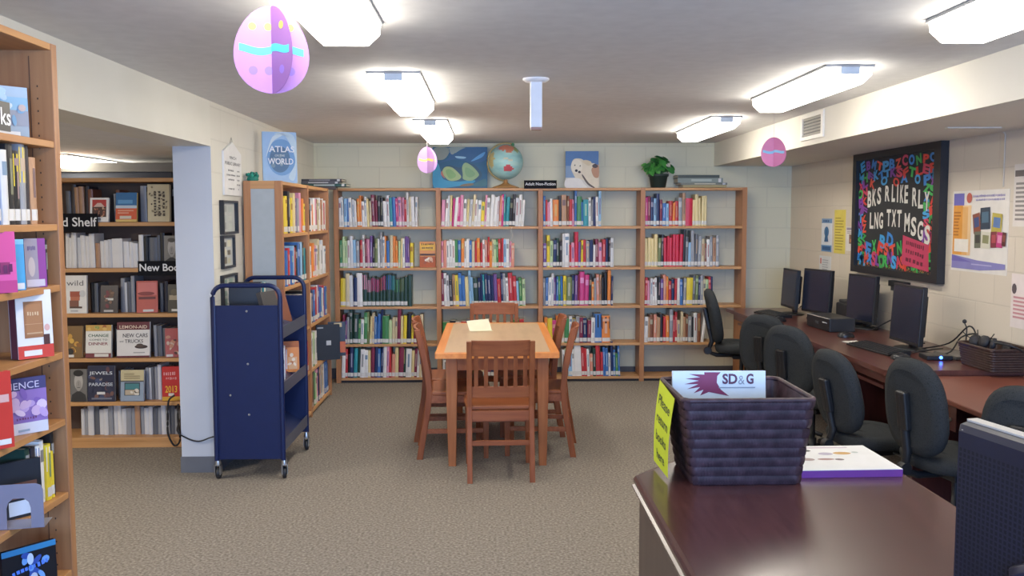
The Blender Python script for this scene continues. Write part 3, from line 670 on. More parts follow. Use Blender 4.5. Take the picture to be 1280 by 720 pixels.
# bookend : bent sheet with arched cut-out
t = thing('bookend', 'grey metal bookend with arched cut-out on the seventh shelf', 'bookend', (at(22, 610, Y=2.70).x, 2.70, .676), .2)
w2, hb = .068, .135
outer = [(-w2, 0), (-w2, hb-.02), (-w2+.006, hb-.006), (-w2+.02, hb), (w2-.02, hb), (w2-.006, hb-.006), (w2, hb-.02), (w2, 0)]
inner = [(-.033, 0), (-.033, .062), (-.028, .08), (-.015, .092), (.015, .092), (.028, .08), (.033, .062), (.033, 0)]
b = MB()
for y in (0, .0025):
    V_ = [(x, y, z) for x, z in outer] + [(x, y, z) for x, z in inner]
    b.add(V_, [(i, i+1, 8+i+1, 8+i) for i in range(7)], mat('8c8796', .4, .4))
for ring in (outer, inner): b.add([(x, y, z) for y in (0, .0025) for x, z in ring], [(i, i+1, 8+i+1, 8+i) for i in range(7)], mat('8c8796', .4, .4))
b.build('upright', t); MB().box(-w2, w2, .0, .09, 0, .0015, mat('8c8796', .4, .4)).build('foot', t)
# sign "…ks" on the top shelf edge
b = MB(); y1 = at(13, 150, X=FX+.004).y
b.box(FX, FX+.004, y1-.36, y1, 1.85, 1.935, mat('17181c', .35)); f = Frame((FX+.004, y1-.36, 1.85), (0, 1, 0), (0, 0, 1))
b.text(f, 'Books', .275, .042, .05, mat('e8e8e8'), .0008, None, .012)
tag(b.build('shelf_sign'), 'black sign ending in letters ks at left edge of picture', 'sign', 'black shelf signs')

# ================================================================== on top of the back bookcase
TOPZ = 1.861
# island painting
def canvas(name, label, x0, x1, z0, z1, y, lean, base, draw, t=.02):
    w, h = x1-x0, z1-z0
    T = thing(name, label, 'painting', ((x0+x1)/2, y, z0)); T.rotation_euler = (-lean, 0, 0)
    b = MB(); b.box(-w/2, w/2, 0, t, 0, h, mat(base, .55)); draw(b, Frame((-w/2, 0, 0), (1, 0, 0), (0, 0, 1)), w, h); b.build('canvas', T)
    b = MB(); b.box(-w/2+.01, w/2-.01, t, t+.012, .01, .03, mat('a8865c')).box(-w/2+.01, w/2-.01, t, t+.012, h-.03, h-.01, mat('a8865c')); b.build('stretcher', T)
def blob(b, f, w, h, pts, c, hh):
    # smooth closed outline through pts (Catmull-Rom)
    n = len(pts); out = []
    for i in range(n):
        p0, p1, p2, p3 = [Vector(pts[(i+k-1) % n]) for k in range(4)]
        for k in range(5):
            t = k/5; q = .5*((2*p1)+(p2-p0)*t+(2*p0-5*p1+4*p2-p3)*t*t+(3*p1-p0-3*p2+p3)*t**3)
            out.append((q.x*w, q.y*h))
    b.poly(f, out, c, hh)
def pt1(b, f, w, h):
    blob(b, f, w, h, [(.02, .03), (.35, .03), (.72, .12), (.75, .2), (.45, .16), (.2, .22), (.14, .45), (.1, .6), (.02, .55)], '2f92bc', .001)
    blob(b, f, w, h, [(.03, .97), (.28, .98), (.3, .86), (.2, .7), (.03, .72)], '8b988f', .001)
    blob(b, f, w, h, [(.3, .98), (.62, .98), (.56, .84), (.42, .86), (.34, .8)], '8fa09c', .001)
    blob(b, f, w, h, [(.12, .62), (.3, .75), (.3, .96), (.36, .82), (.6, .98), (.97, .97), (.97, .7), (.8, .62), (.6, .66), (.4, .7)], '285c8c', .0014)
    blob(b, f, w, h, [(.7, .65), (.9, .75), (.96, .88), (.84, .8)], '5aa0d8', .0018); blob(b, f, w, h, [(.42, .78), (.6, .76), (.58, .72), (.45, .73)], '8cc0dc', .0018)
    blob(b, f, w, h, [(.16, .46), (.2, .3), (.34, .18), (.56, .2), (.82, .2), (.9, .34), (.78, .55), (.6, .62), (.5, .5), (.3, .56)], '27506a', .002)
    blob(b, f, w, h, [(.18, .42), (.24, .52), (.36, .5), (.48, .36), (.52, .27), (.46, .2), (.32, .18), (.22, .28)], '9db77c', .0024)
    blob(b, f, w, h, [(.24, .42), (.32, .46), (.42, .34), (.4, .26), (.3, .24)], '7da868', .0028)
    blob(b, f, w, h, [(.54, .52), (.6, .62), (.72, .54), (.84, .36), (.82, .27), (.7, .18), (.56, .22), (.55, .34)], '8fb07e', .0024)
    blob(b, f, w, h, [(.6, .5), (.7, .46), (.78, .34), (.68, .26), (.6, .34)], '7aa374', .0028)
    blob(b, f, w, h, [(.17, .42), (.15, .34), (.22, .24), (.2, .32)], 'b86a5c', .003)
    blob(b, f, w, h, [(.72, .06), (.97, .05), (.97, .22), (.86, .18)], '3a6a78', .0014); blob(b, f, w, h, [(.5, .05), (.7, .06), (.74, .12), (.56, .1)], '7a6a50', .0016)
p, q = at(541, 235, Y=8.9), at(609, 182, Y=8.9)
canvas('painting', 'blue painting of a green island shape on top of the back bookcase', p.x, q.x, TOPZ, 2.255, 8.90, .05, '205c80', pt1)
def pt2(b, f, w, h):
    R_(b, f, w, h, (0, 1, .55, 1, '4f78ae'), (0, 1, .28, .6, '7e9abc'), (0, 1, 0, .28, 'd2d0c8'))
    blob(b, f, w, h, [(.16, .55), (.2, .72), (.3, .8), (.5, .78), (.62, .68), (.9, .66), (1, .5), (1, .05), (.78, .02), (.6, .2), (.34, .24), (.22, .4)], 'e2d6bc', .0016)
    blob(b, f, w, h, [(.17, .6), (.22, .72), (.34, .78), (.48, .7), (.5, .52), (.4, .42), (.24, .42)], 'efe6d0', .002)
    blob(b, f, w, h, [(.78, .5), (.9, .62), (1, .6), (1, .3), (.86, .3)], 'b98a6a', .0022); blob(b, f, w, h, [(.8, .6), (.9, .66), (.98, .58), (.88, .54)], '4a4040', .0028)
    blob(b, f, w, h, [(.28, .47), (.32, .51), (.37, .48), (.33, .43)], '2a2626', .003); blob(b, f, w, h, [(.37, .44), (.43, .47), (.46, .42), (.41, .4)], '2a2626', .003)
    blob(b, f, w, h, [(.26, .62), (.29, .64), (.3, .61), (.27, .6)], '3a3434', .003); blob(b, f, w, h, [(.42, .6), (.45, .62), (.46, .59), (.43, .58)], '3a3434', .003)
    blob(b, f, w, h, [(.52, .36), (.7, .14), (.88, .02), (.84, 0), (.66, .1), (.5, .32)], '5c5048', .003)
    blob(b, f, w, h, [(.02, .24), (.4, .26), (.55, .12), (.62, .01), (.02, .01)], 'e6e4de', .0024); blob(b, f, w, h, [(.5, .72), (.62, .76), (.78, .7), (.7, .6)], 'd8c8a4', .002)
p, q = at(707, 234, Y=8.9), at(748.5, 187, Y=8.9)
canvas('painting', 'painting of a white polar bear on blue on top of the back bookcase', p.x, q.x, TOPZ, 2.215, 8.90, .04, '4f78ae', pt2)
# globe
gc = at(632, 202.5, Y=8.86); gr = .168
t = thing('globe', 'pale blue globe on a wooden stand between the two paintings', 'globe', (gc.x, 8.86, TOPZ))
t.rotation_euler = (0, 0, 0)
b = MB(); b.lathe([(.13, 0), (.128, .008), (.09, .02), (.045, .036), (.022, .05), (.016, .09), (.02, .095)], (0, 0, 0), wood('globe_stand_wood', '9a6a3a', 'b4824c', 'x')); b.build('stand', t)
cz = gc.z - TOPZ
OCEAN = noise_mat('globe_ocean', ['7fb8bc', '9fd0cc', 'b4d8cc'], 6, .25, (1, 1, 2.5))
G = MB(); nu, nv = 48, 32
def land(u, v):   # longitude u seen from the front is -90 deg
    du = ((u+90+180) % 360)-180
    def el(cu, cv, ru, rv): return ((du-cu)/ru)**2+((v-cv)/rv)**2 < 1+.25*math.sin(du*.35+v*.5)
    if el(2, 52, 42, 17) or el(12, 34, 14, 9): return 'd98468'
    if el(52, 50, 18, 18): return '9aa86a'
    if el(10, -24, 17, 11): return 'cf5560'
    if el(-38, 50, 12, 12): return '8aa8b8'
    if el(-60, 5, 18, 26) or el(150, 10, 30, 40): return 'c8b878'
    if el(0, 8, 6, 5) or el(16, 2, 8, 3): return 'd8d0b0'
    return None
vs = []; 
for j in range(nv+1):
    la = math.radians(-90+180*j/nv)
    for i in range(nu):
        lo = 2*PI*i/nu; vs.append((gr*math.cos(la)*math.cos(lo), gr*math.cos(la)*math.sin(lo), cz+gr*math.sin(la)))
for j in range(nv):
    for i in range(nu):
        k = (i+1) % nu; u = 360*(i+.5)/nu; v = -90+180*(j+.5)/nv; c = land(u if u <= 180 else u-360, v)
        fidx = (j*nu+i, j*nu+k, (j+1)*nu+k, (j+1)*nu+i)
        G.f.append(fidx); G.mi.append(G._m(mat(c, .3) if c else OCEAN)); G.sm.append(True)
G.v = vs
G.build('sphere', t)
arc = [(-(gr+.014)*math.sin(a), 0.0, cz+(gr+.014)*math.cos(a)) for a in [math.radians(-24+PI*0+k*9) for k in range(0, 23)]]
tl = math.radians(0)
MB().tube([( .004+math.sin(math.radians(23-k*9.3))*(gr+.012), .0, cz+math.cos(math.radians(23-k*9.3))*(gr+.012)) for k in range(23)], .006, mat('b89a5a', .3, .8)).build('meridian_arm', t)
MB().lathe([(.014, -.012), (.016, 0), (.012, .012), (.004, .018)], (math.sin(math.radians(23))*(gr+.01), 0, cz+math.cos(math.radians(23))*(gr+.01)), '4a8a5c').build('pole_knob', t)
# potted plant
pc = at(823, 218, Y=8.86)
t = thing('potted_plant', 'bushy green plant in a dark pot on top of the back bookcase', 'plant', (pc.x, 8.86, TOPZ))
MB().lathe([(.062, 0), (.07, .004), (.088, .105), (.098, .108), (.098, .13), (.09, .13), (.086, .115), (.02, .112)], (0, 0, 0), mat('24342f', .5)).build('pot', t)
b = MB(); g = random.Random(4)
for k in range(95):
    a = g.uniform(0, 2*PI); el = g.uniform(-.25, 1.5); rr = g.uniform(.06, .165)
    c = Vector((math.cos(a)*math.cos(el)*rr*.98, math.sin(a)*math.cos(el)*rr*.6, .175+math.sin(el)*rr*.70))
    n = (c-Vector((0, 0, .1))+Vector((g.uniform(-.08, .08), g.uniform(-.12, .02), g.uniform(-.04, .1)))).normalized()
    ax = n.cross(Vector((g.uniform(-1, 1), g.uniform(-1, 1), g.uniform(-1, 1)))).normalized(); bx = n.cross(ax); L_ = g.uniform(.032, .052)
    pts = [(-1, 0, 0), (-.55, .62, .12), (.1, .72, .18), (.65, .42, .1), (1.1, 0, -.1), (.65, -.42, .1), (.1, -.72, .18), (-.55, -.62, .12), (.05, 0, 0)]
    b.add([c+ax*(x*L_)+bx*(y*L_)+n*(z*L_) for x, y, z in pts], [(i, (i+1) % 8, 8) for i in range(8)], mat(g.choice(['2f7a35', '3f8f3c', '5aa648', '256430', '4a9a40']), .45), True)
    b.tube([(0, 0, .11), tuple(c*.5+Vector((0, 0, .07))), tuple(c)], .0025, mat('3a6a34'), 4)
b.build('foliage', t)
# flat stacks of binders at both corners
def flat(name, label, x, y, z, w, d, h, rz, c, cat, spinec=None, group=None):
    b = MB(); c_ = mat(c, .45)
    b.box(-w/2, w/2, -d/2, d/2, 0, .004, c_).box(-w/2, w/2, -d/2, d/2, h-.004, h, c_).box(-w/2, w/2, -d/2, -d/2+.004, .004, h-.004, c_)
    b.box(-w/2+.004, w/2-.006, -d/2+.004, d/2-.006, .004, h-.004, PAGES)
    if spinec: b.box(-w*.2, w*.25, -d/2-.0006, -d/2, h*.3, h*.75, mat(spinec)); b.box(w*.40, w*.46, -d/2-.0006, -d/2, h*.1, h*.9, 'd8d8d8')
    o = b.build(name); o.location = (x, y, z); o.rotation_euler = (0, 0, rz); return tag(o, label, cat, group)
xr = at(876, 225, Y=8.85).x
flat('binder', 'cream flat volume at bottom of the stack at right end of back bookcase', xr+.02, 8.88, TOPZ+.001, .42, .22, .022, 0, 'a09468', 'binder', None)
flat('binder', 'grey-green flat volume third down in the stack right of the plant', xr+.01, 8.88, TOPZ+.024, .45, .22, .020, .02, '6c726c', 'binder', 'c8c4b0')
flat('binder', 'pale sage flat volume with white letters second down right of the plant', xr-.02, 8.88, TOPZ+.045, .43, .22, .044, -.02, '7c8a84', 'binder', 'aab6b0')
flat('binder', 'dark green flat volume topmost of the stack right of the plant', xr-.04, 8.88, TOPZ+.090, .40, .22, .028, .02, '3f4a48', 'binder', None)
xl = at(408, 228, Y=8.6).x
MB_ = None
flat('binder', 'brown binder lying lowest of the stack in the left back corner', -1.55, 8.50, 1.841, .30, .24, .022, .08, '4a3a34', 'binder')
flat('binder', 'green binder lying on the brown one in the left back corner', -1.50, 8.52, 1.864, .42, .24, .024, -.03, '2a5048', 'binder', 'c8d0cc')
flat('binder', 'dark grey binder with white spine patch on the green one, left corner', -1.56, 8.52, 1.889, .40, .23, .02, .03, '55555c', 'binder', 'c8c8c8')
flat('binder', 'thin charcoal binder topmost of the stack in the left back corner', -1.54, 8.52, 1.910, .42, .23, .022, -.04, '3c3d44', 'binder', '8a8c92')
# atlas on the side case
def atl(b, f, w, h):
    b.oval(f, w*.55, h*.5, w*.42, h*.36, '6f9fd0', .001, 28); b.oval(f, w*.5, h*.46, w*.3, h*.26, '4f7396', .0014, 28)
    blob(b, f, w, h, [(.35, .95), (.6, .98), (.85, .7), (.95, .4), (.75, .12), (.9, .05), (.98, .3), (.98, .8), (.8, .98)], 'c4dbe8', .0012); blob(b, f, w, h, [(.1, .5), (.3, .9), (.6, .94), (.3, .8)], 'd4e4ec', .0013)
    spot(b, f, w, h, 31, 9, ['7890a0', '567a98', '88a0ac'], .3, .7, .3, .62, .04, .1)
    b.text(f, 'ATLAS', w*.56, h*.66, h*.12, 'eef2f4', .006, w*.74, .015); b.text(f, 'OF THE', w*.5, h*.535, h*.04, 'dde6ec', .006); b.text(f, 'WORLD', w*.52, h*.42, h*.12, 'eef2f4', .006, w*.74, .015)
faceout('atlas', 'large blue Atlas of the World standing on top of the left-wall case', .245, .37, .035, (-1.53, 6.82, 1.8405), .34, .04, '9cc0e4', atl, 'book', None, '3c4a6c')
# green fabric bow + white box beside the atlas
t = thing('figurine', 'small teal green frilly ornament beside the atlas on the left-wall case', 'ornament', (-1.645, 6.48, 1.8405))
b = MB(); g = random.Random(9)
b.lathe([(.034, 0), (.042, .012), (.036, .03), (.016, .04)], (0, 0, 0), mat('1c7a66', .7), 16)
for k in range(26):
    a = g.uniform(0, 2*PI); r_ = g.uniform(.01, .04); b.lathe([(.002, 0), (.011, .008), (.010, .02), (.002, .026)], (math.cos(a)*r_, math.sin(a)*r_, .016+g.uniform(0, .026)), mat(g.choice(['1c7a66', '2a9a80', '166454']), .7), 8)
b.build('frill', t)

# ================================================================== left wall items
def wall_item_left(name, label, cat, y0, y1, z0, z1, t, build, tilt=0):
    T = thing(name, label, cat, (LW, (y0+y1)/2, (z0+z1)/2)); w, h = y1-y0, z1-z0
    build(T, w, h, t); return T
def lib(T, w, h, t):
    b = MB(); out = [(-w/2, -h/2), (w/2, -h/2), (w/2, h/2-.07), (0, h/2), (-w/2, h/2-.07)]
    b.prism([(0.001, y, z) for y, z in out], (t, 0, 0), mat('e4e4e2', .5)); f = Frame((t+.001, -w/2, -h/2), (0, 1, 0), (0, 0, 1))
    k = '55585c'
    b.text(f, 'FINCH', w*.5, h*.70, h*.055, k, .001, w*.38, .012); b.text(f, 'PUBLIC LIBRARY', w*.5, h*.59, h*.06, k, .001, w*.88, .012)
    for i, (s1, s2) in enumerate((('Monday', '2-8'), ('Wednesday', '10-5'), ('Friday', '2-6'), ('', '10-2'), ('Sunday', '-'))):
        y = h*(.46-.085*i)
        if s1: b.smear(f, len(s1), w*.38, y, h*.034, k, .001, w*.055*len(s1), i)
        b.smear(f, len(s2), w*.8, y, h*.034, k, .001, w*.05*len(s2), i+9)
    b.build('board', T); MB().tube([(t/2, -.06, h/2-.045), (t/2, 0, h/2+.03), (t/2, .06, h/2-.045)], .0015, mat('8a8a88'), 5).build('hanging_wire', T)
wall_item_left('wall_sign', 'white gabled library hours sign on the left wall', 'sign', 5.94, 6.35, 1.735, 2.085, .012, lib)
def picf(cols, seed):
    def fn(T, w, h, t):
        b = MB(); e = .015
        for y0, y1, z0, z1 in ((-w/2, w/2, -h/2, -h/2+e), (-w/2, w/2, h/2-e, h/2), (-w/2, -w/2+e, -h/2+e, h/2-e), (w/2-e, w/2, -h/2+e, h/2-e)): b.box(.001, t, y0, y1, z0, z1, mat('17171a', .4))
        b.build('frame', T); b = MB(); b.box(.001, .006, -w/2+e, w/2-e, -h/2+e, h/2-e, mat('c9cac2', .25)); f = Frame((.006, -w/2+e, -h/2+e), (0, 1, 0), (0, 0, 1)); g = random.Random(seed)
        W2, H2 = w-2*e, h-2*e
        for k in range(6): b.rect(f, W2*(.1+.42*(k % 2)), W2*(.1+.42*(k % 2)+g.uniform(.25, .36)), H2*(.08+.3*(k//2)), H2*(.08+.3*(k//2)+g.uniform(.16, .25)), g.choice(cols), .0006)
        b.build('print', T)
    return fn
wall_item_left('picture_frame', 'black framed grey print just below the library sign', 'picture', 5.85, 6.19, 1.485, 1.70, .03, picf(['8a9088', 'a0a8a0', '6c7470', 'b0b4a8'], 1))
wall_item_left('picture_frame', 'black framed print with dark squares, middle of the three frames', 'picture', 5.85, 6.12, 1.265, 1.475, .024, picf(['6a6250', 'b0aa8c', 'c8c4a8', '4a463c'], 2))
wall_item_left('picture_frame', 'black framed print, lowest, half hidden behind the cart handle', 'picture', 5.83, 6.16, 1.00, 1.225, .024, picf(['8aa094', '7a9084', 'a0b4a8'], 3))

# ================================================================== blue book cart
CX0, CX1, CY0, CY1 = -1.675, -1.245, 5.53, 6.25
t = thing('book_cart', 'navy blue steel book cart on casters beside the left wall', 'book cart', ((CX0+CX1)/2, (CY0+CY1)/2, 0))
hw, hl = (CX1-CX0)/2, (CY1-CY0)/2
for s_ in (-1, 1):
    y = s_*hl
    b = MB(); ya, yb = (y, y+.014) if s_ < 0 else (y-.014, y)
    b.box(-hw+.02, hw-.02, ya, yb, .125, 1.065, NAVY)
    for (bx, bz) in ((0, 1.03), (0, .71), (.0, .40), (-.11, .52)): b.lathe([(.008, -.002), (.008, .002), (.004, .004)], (0, 0, 0), STEEL, 8, True, Matrix.Translation((bx, ya if s_ < 0 else yb, bz)) @ Matrix.Rotation(PI/2, 4, 'X'))
    b.build('end_panel', t, .003)
    r = .07; top = 1.185
    path = [(-hw+.014, 0, .12), (-hw+.014, 0, top-r)] + [(-hw+.014+r-r*math.cos(a), 0, top-r+r*math.sin(a)) for a in [PI/2*k/6 for k in range(1, 7)]] + [(hw-.014-r+r*math.sin(a), 0, top-r+r*math.cos(a)) for a in [PI/2*k/6 for k in range(0, 7)]] + [(hw-.014, 0, .12)]
    MB().tube([(p_[0], y+(-.0 if s_ < 0 else 0), p_[2]) for p_ in path], .0145, NAVY, 10).build('handle_frame', t)
for z, nm in ((.86, 'shelf'), (.52, 'shelf'), (.17, 'shelf')):
    b = MB(); y0, y1 = -hl+.016, hl-.016
    lip = .075
    b.box(-hw+.012, hw-.012, y0, y1, z, z+.004, NAVY)
    b.box(hw-.012, hw-.006, y0, y1, z, z+lip, mat('3b4660', .3, .2)).box(-hw+.006, -hw+.012, y0, y1, z, z+lip, NAVY)
    b.add([(0, y0, z+.14), (0, y1, z+.14), (hw-.02, y0, z+.02), (hw-.02, y1, z+.02), (-hw+.02, y0, z+.02), (-hw+.02, y1, z+.02)], [(0, 2, 3, 1), (0, 1, 5, 4)], NAVY)
    b.build(nm, t, .002)
MB().box(-hw+.01, hw-.01, hl-.012, hl, .96, 1.02, NAVY).build('cross_rail', t)
b = MB(); b.lathe([(.032, -.011), (.036, -.008), (.036, .008), (.032, .011)], (0, 0, 0), mat('202226', .5), 18, True, Matrix.Rotation(PI/2, 4, 'Y'))
wheel_me = b.mesh('wheel')
for sx in (-1, 1):
    for sy in (-1, 1):
        c = bpy.data.objects.new('caster', MB().lathe([(.018, .085), (.018, .10), (.012, .125)], (0, 0, 0), STEEL, 12).box(-.018, -.014, -.02, .024, .03, .092, STEEL).box(.014, .018, -.02, .024, .03, .092, STEEL).box(-.018, .018, -.02, .024, .086, .092, STEEL).mesh('caster')); COL.objects.link(c); c.parent = t
        c.location = (sx*(hw-.014), sy*(hl-.02), 0); c.rotation_euler = (0, 0, .35 if (sx > 0 and sy < 0) else .0)
        w_ = bpy.data.objects.new('wheel', wheel_me); COL.objects.link(w_); w_.parent = c; w_.location = (0, .012, .0365)
# things on the cart
cxm, cym = (CX0+CX1)/2, (CY0+CY1)/2
def cartbook(label, x, y, z, w, h, tt, rz, lean, c, draw=None): faceout('book', label, w, h, tt, (x, y, z), rz, lean, c, draw or (lambda b, f, w, h: R_(b, f, w, h, (.1, .9, .7, .85, 'c8b8a0'))), 'book', None)
cartbook('brown book leaning on the top shelf of the blue cart, near the far end', cxm+.13, cym+.10, .887, .17, .23, .03, 1.2, .3, '7a4430', lambda b, f, w, h: None)
cartbook('dark grey book leaning on the top shelf of the blue cart', cxm+.12, cym-.08, .887, .17, .24, .03, 1.25, .3, '3c3a3c', lambda b, f, w, h: R_(b, f, w, h, (0, 1, 0, .05, 'b8b8b8')))
cartbook('black box file standing on the far side of the cart top shelf', cxm-.09, cym-.05, .93, .20, .25, .05, .1, .02, '1a1a1c', lambda b, f, w, h: None)
cartbook('book with teal edge beside the black box file on the cart', cxm-.015, cym+.08, .98, .03, .19, .10, .1, .0, '3f8a94', lambda b, f, w, h: None)
def oc(b, f, w, h): R_(b, f, w, h, (0, 1, .82, 1, 'a85a20'), (.1, .45, .1, .75, 'c8d0d8'), (.5, .9, .1, .5, 'd8a878')); spot(b, f, w, h, 41, 5, ['e8d8c0', 'b87040'], .5, .9, .2, .7, .06, .12)
cartbook('orange and white cover on the middle shelf of the blue cart', cxm+.135, cym+.13, .575, .14, .20, .03, .25, .02, 'd8822c', oc)
cartbook('red spined book on the middle shelf of the blue cart', cxm+.13, cym-.03, .575, .035, .17, .11, .15, .02, 'b03038', lambda b, f, w, h: None)
cartbook('white book with black spot nearest the front on the cart middle shelf', cxm+.15, cym-.15, .575, .05, .20, .11, .2, .0, 'd8dce4', lambda b, f, w, h: R_(b, f, w, h, (.1, .9, .5, .62, '1c1c1e')))
# power cords
def cord(label, pts, r=.005, c='1b1b1d', name='power_cord', cat='cord'):
    P = [Vector(p) for p in pts]; out = []
    for i in range(len(P)-1):
        p0, p1, p2, p3 = P[max(i-1, 0)], P[i], P[i+1], P[min(i+2, len(P)-1)]
        for k in range(6):
            u = k/6; out.append(.5*((2*p1)+(p2-p0)*u+(2*p0-5*p1+4*p2-p3)*u*u+(3*p1-p0-3*p2+p3)*u**3))
    out.append(P[-1]); return tag(MB().tube(out, r, mat(c, .5), 6).build(name), label, cat)
cord('black cord running across the wall end from the case to the blue cart', [(-2.02, 5.99, .30), (-1.95, 5.69, .27), (-1.9, 5.69, .225), (-1.82, 5.69, .20), (-1.74, 5.69, .225), (-1.66, 5.69, .24), (-1.64, 5.60, .24), (-1.64, 5.56, .24)])
cc = nat(214)
cord('black cord looped over the bottom shelves at right of the new-books case', [(cc+.02, NY-.02, .37), (cc-.02, NY-.03, .33), (cc-.03, NY-.03, .2), (cc-.03, NY-.03, .1), (cc+.01, NY-.03, .02), (cc+.05, NY-.03, .06), (cc+.04, NY-.03, .2), (cc+.045, NY-.03, .31)], .007)

# ================================================================== reading table and six chairs
TX0, TX1, TY0, TY1 = -.345, .435, 5.70, 7.36
t = thing('reading_table', 'oak library table with tan laminate top in the middle of the room', 'table', ((TX0+TX1)/2, (TY0+TY1)/2, 0))
hw, hl = (TX1-TX0)/2, (TY1-TY0)/2; e = .055
MB().box(-hw+e, hw-e, -hl+e, hl-e, .712, .7405, TAB_TOP).build('tabletop', t)
b = MB()
def frame_ring(b, z, zz, m_top):
    o = [(-hw, -hl), (hw, -hl), (hw, hl), (-hw, hl)]; i = [(-hw+e, -hl+e), (hw-e, -hl+e), (hw-e, hl-e), (-hw+e, hl-e)]
    for k in range(4):
        j = (k+1) % 4
        q = [o[k], o[j], i[j], i[k]]
        b.prism([(x, y, z) for x, y in q], (0, 0, zz-z), m_top)
frame_ring(b, .708, .740, TAB_EDGE); b.build('edge_band', t, .004)
b = MB()
for y in (-hl+.09, hl-.11): b.box(-hw+.12, hw-.12, y, y+.02, .62, .708, TAB_LEG)
for x in (-hw+.09, hw-.11): b.box(x, x+.02, -hl+.12, hl-.12, .62, .708, TAB_LEG)
b.build('apron', t)
for sx in (-1, 1):
    for sy in (-1, 1):
        cx, cy = sx*(hw-.1), sy*(hl-.11); r0, r1 = .024, .034
        b = MB(); b.loft([[(cx-r, cy-r, z), (cx+r, cy-r, z), (cx+r, cy+r, z), (cx-r, cy+r, z)] for r, z in ((r0, 0), (r1, .45), (.036, .60), (.036, .708))], TAB_LEG, False); b.build('leg', t, .004)
# folded card on the table
p = at(600, 413, Z=.741)
t = thing('folded_card', 'cream folded card lying open on the reading table', 'card', (p.x, p.y, .741), .25)
b = MB(); b.add([(-.085, -.075, .004), (.085, -.075, .002), (.09, .0, .0), (-.08, .0, .0), (-.083, .09, .065), (.087, .085, .075)], [(0, 1, 2, 3), (3, 2, 5, 4)], mat('e9e3c4', .7))
f = Frame((-.08, .002, .001), (1, 0, 0), (0, .9, .42)); 
for k in range(4): b.rect(f, .03, .14-.01*k, .025+.02*k, .031+.02*k, '8a8a70', .001)
b.build('paper', t)
cord('thin white price string hanging below the second bay top shelf', [(at(640, 285, Y=8.74).x, 8.738, 1.49), (at(639, 290, Y=8.74).x, 8.735, 1.45), (at(641, 300, Y=8.74).x, 8.736, 1.41), (at(638, 306, Y=8.74).x, 8.74, 1.37)], .002, 'd8d0c0', 'string', 'string')

def make_chair(label):
    t = thing('dining_chair', label, 'chair')
    W_, D_ = .41, .40    # back faces local -Y ; sitter faces +Y
    # shaped seat
    b = MB(); n = 12
    top = []
    rings = []
    for z, ins in ((.422, .008), (.428, 0), (.446, 0), (.452, .01)):
        rings.append([(-W_/2+ins, .03+ins, z), (W_/2-ins, .03+ins, z), (W_/2+.012-ins, .22, z), (W_/2+.015-ins, .40-ins, z), (.1, .425-ins, z), (-.1, .425-ins, z), (-W_/2-.015+ins, .40-ins, z), (-W_/2-.012+ins, .22, z)])
    b.loft(rings, CHAIR_X, False); b.build('seat', t, .004)
    for s in (-1, 1):   # rear posts: sweep back above the seat and splay below
        x = s*(W_/2-.017); pr = [(-.055, 0), (-.028, .16), (.0, .32), (.012, .45), (.0, .58), (-.03, .73), (-.062, .855)]
        b = MB(); b.loft([[(x-.016, y-.018, z), (x+.016, y-.018, z), (x+.016, y+.022, z), (x-.016, y+.022, z)] for y, z in pr], CHAIR_V, False); b.build('leg', t, .004)
        b = MB(); xf = s*(W_/2-.012); b.loft([[(xf-r, .385-r, z), (xf+r, .385-r, z), (xf+r, .385+r, z), (xf-r, .385+r, z)] for r, z in ((.015, 0), (.019, .25), (.02, .424))], CHAIR_V, False); b.build('leg', t, .003)
    xi = W_/2-.03
    def yb(z):
        pr = [(-.055, 0), (-.028, .16), (.0, .32), (.012, .45), (.0, .58), (-.03, .73), (-.062, .855)]
        for (y0, z0), (y1, z1) in zip(pr, pr[1:]):
            if z0 <= z <= z1: return y0+(y1-y0)*(z-z0)/(z1-z0)
        return pr[-1][0]
    def rail(nm, z0, z1, bow, m=CHAIR_X):
        b = MB(); N = 8; rings = []
        for k in range(N+1):
            x = -xi + 2*xi*k/N; o = bow*(1-(x/xi)**2)
            rings.append([(x, yb(z0)-.008-o, z0), (x, yb(z0)+.012-o, z0), (x, yb(z1)+.012-o, z1), (x, yb(z1)-.008-o, z1)])
        b.loft(rings, m, False); return b.build(nm, t, .003)
    rail('top_rail', .765, .862, .022); rail('lower_rail', .505, .575, .012)
    for k in range(6):
        x = -xi+.028+(2*xi-.056)*k/5; o = .018*(1-(x/xi)**2)
        b = MB(); b.loft([[(x-.012, yb(z)-.004-o, z), (x+.012, yb(z)-.004-o, z), (x+.012, yb(z)+.007-o, z), (x-.012, yb(z)+.007-o, z)] for z in (.57, .67, .77)], CHAIR_V, False); b.build('slat', t)
    b = MB(); b.box(-xi-.005, xi+.005, -.004, .018, .365, .425, CHAIR_X).box(-xi, xi, .375, .395, .375, .425, CHAIR_X)
    for s in (-1, 1): b.box(s*(W_/2-.012)-.009, s*(W_/2-.012)+.009, .02, .37, .375, .425, CHAIR_X)
    b.build('seat_rail', t)
    b = MB(); b.box(-xi, xi, -.016, .004, .215, .245, CHAIR_X); b.build('stretcher', t, .002)
    for s in (-1, 1): b = MB(); b.box(s*(W_/2-.015)-.009, s*(W_/2-.015)+.009, -.01, .375, .17, .20, CHAIR_X); b.build('stretcher', t, .002)
    b = MB(); b.box(-xi, xi, .378, .394, .27, .30, CHAIR_X); b.build('stretcher', t, .002)
    return t
GR = 'wooden chairs around the reading table'
ch = make_chair('wooden slat-back chair at the near end of the table, back towards viewer')
ch['group'] = GR
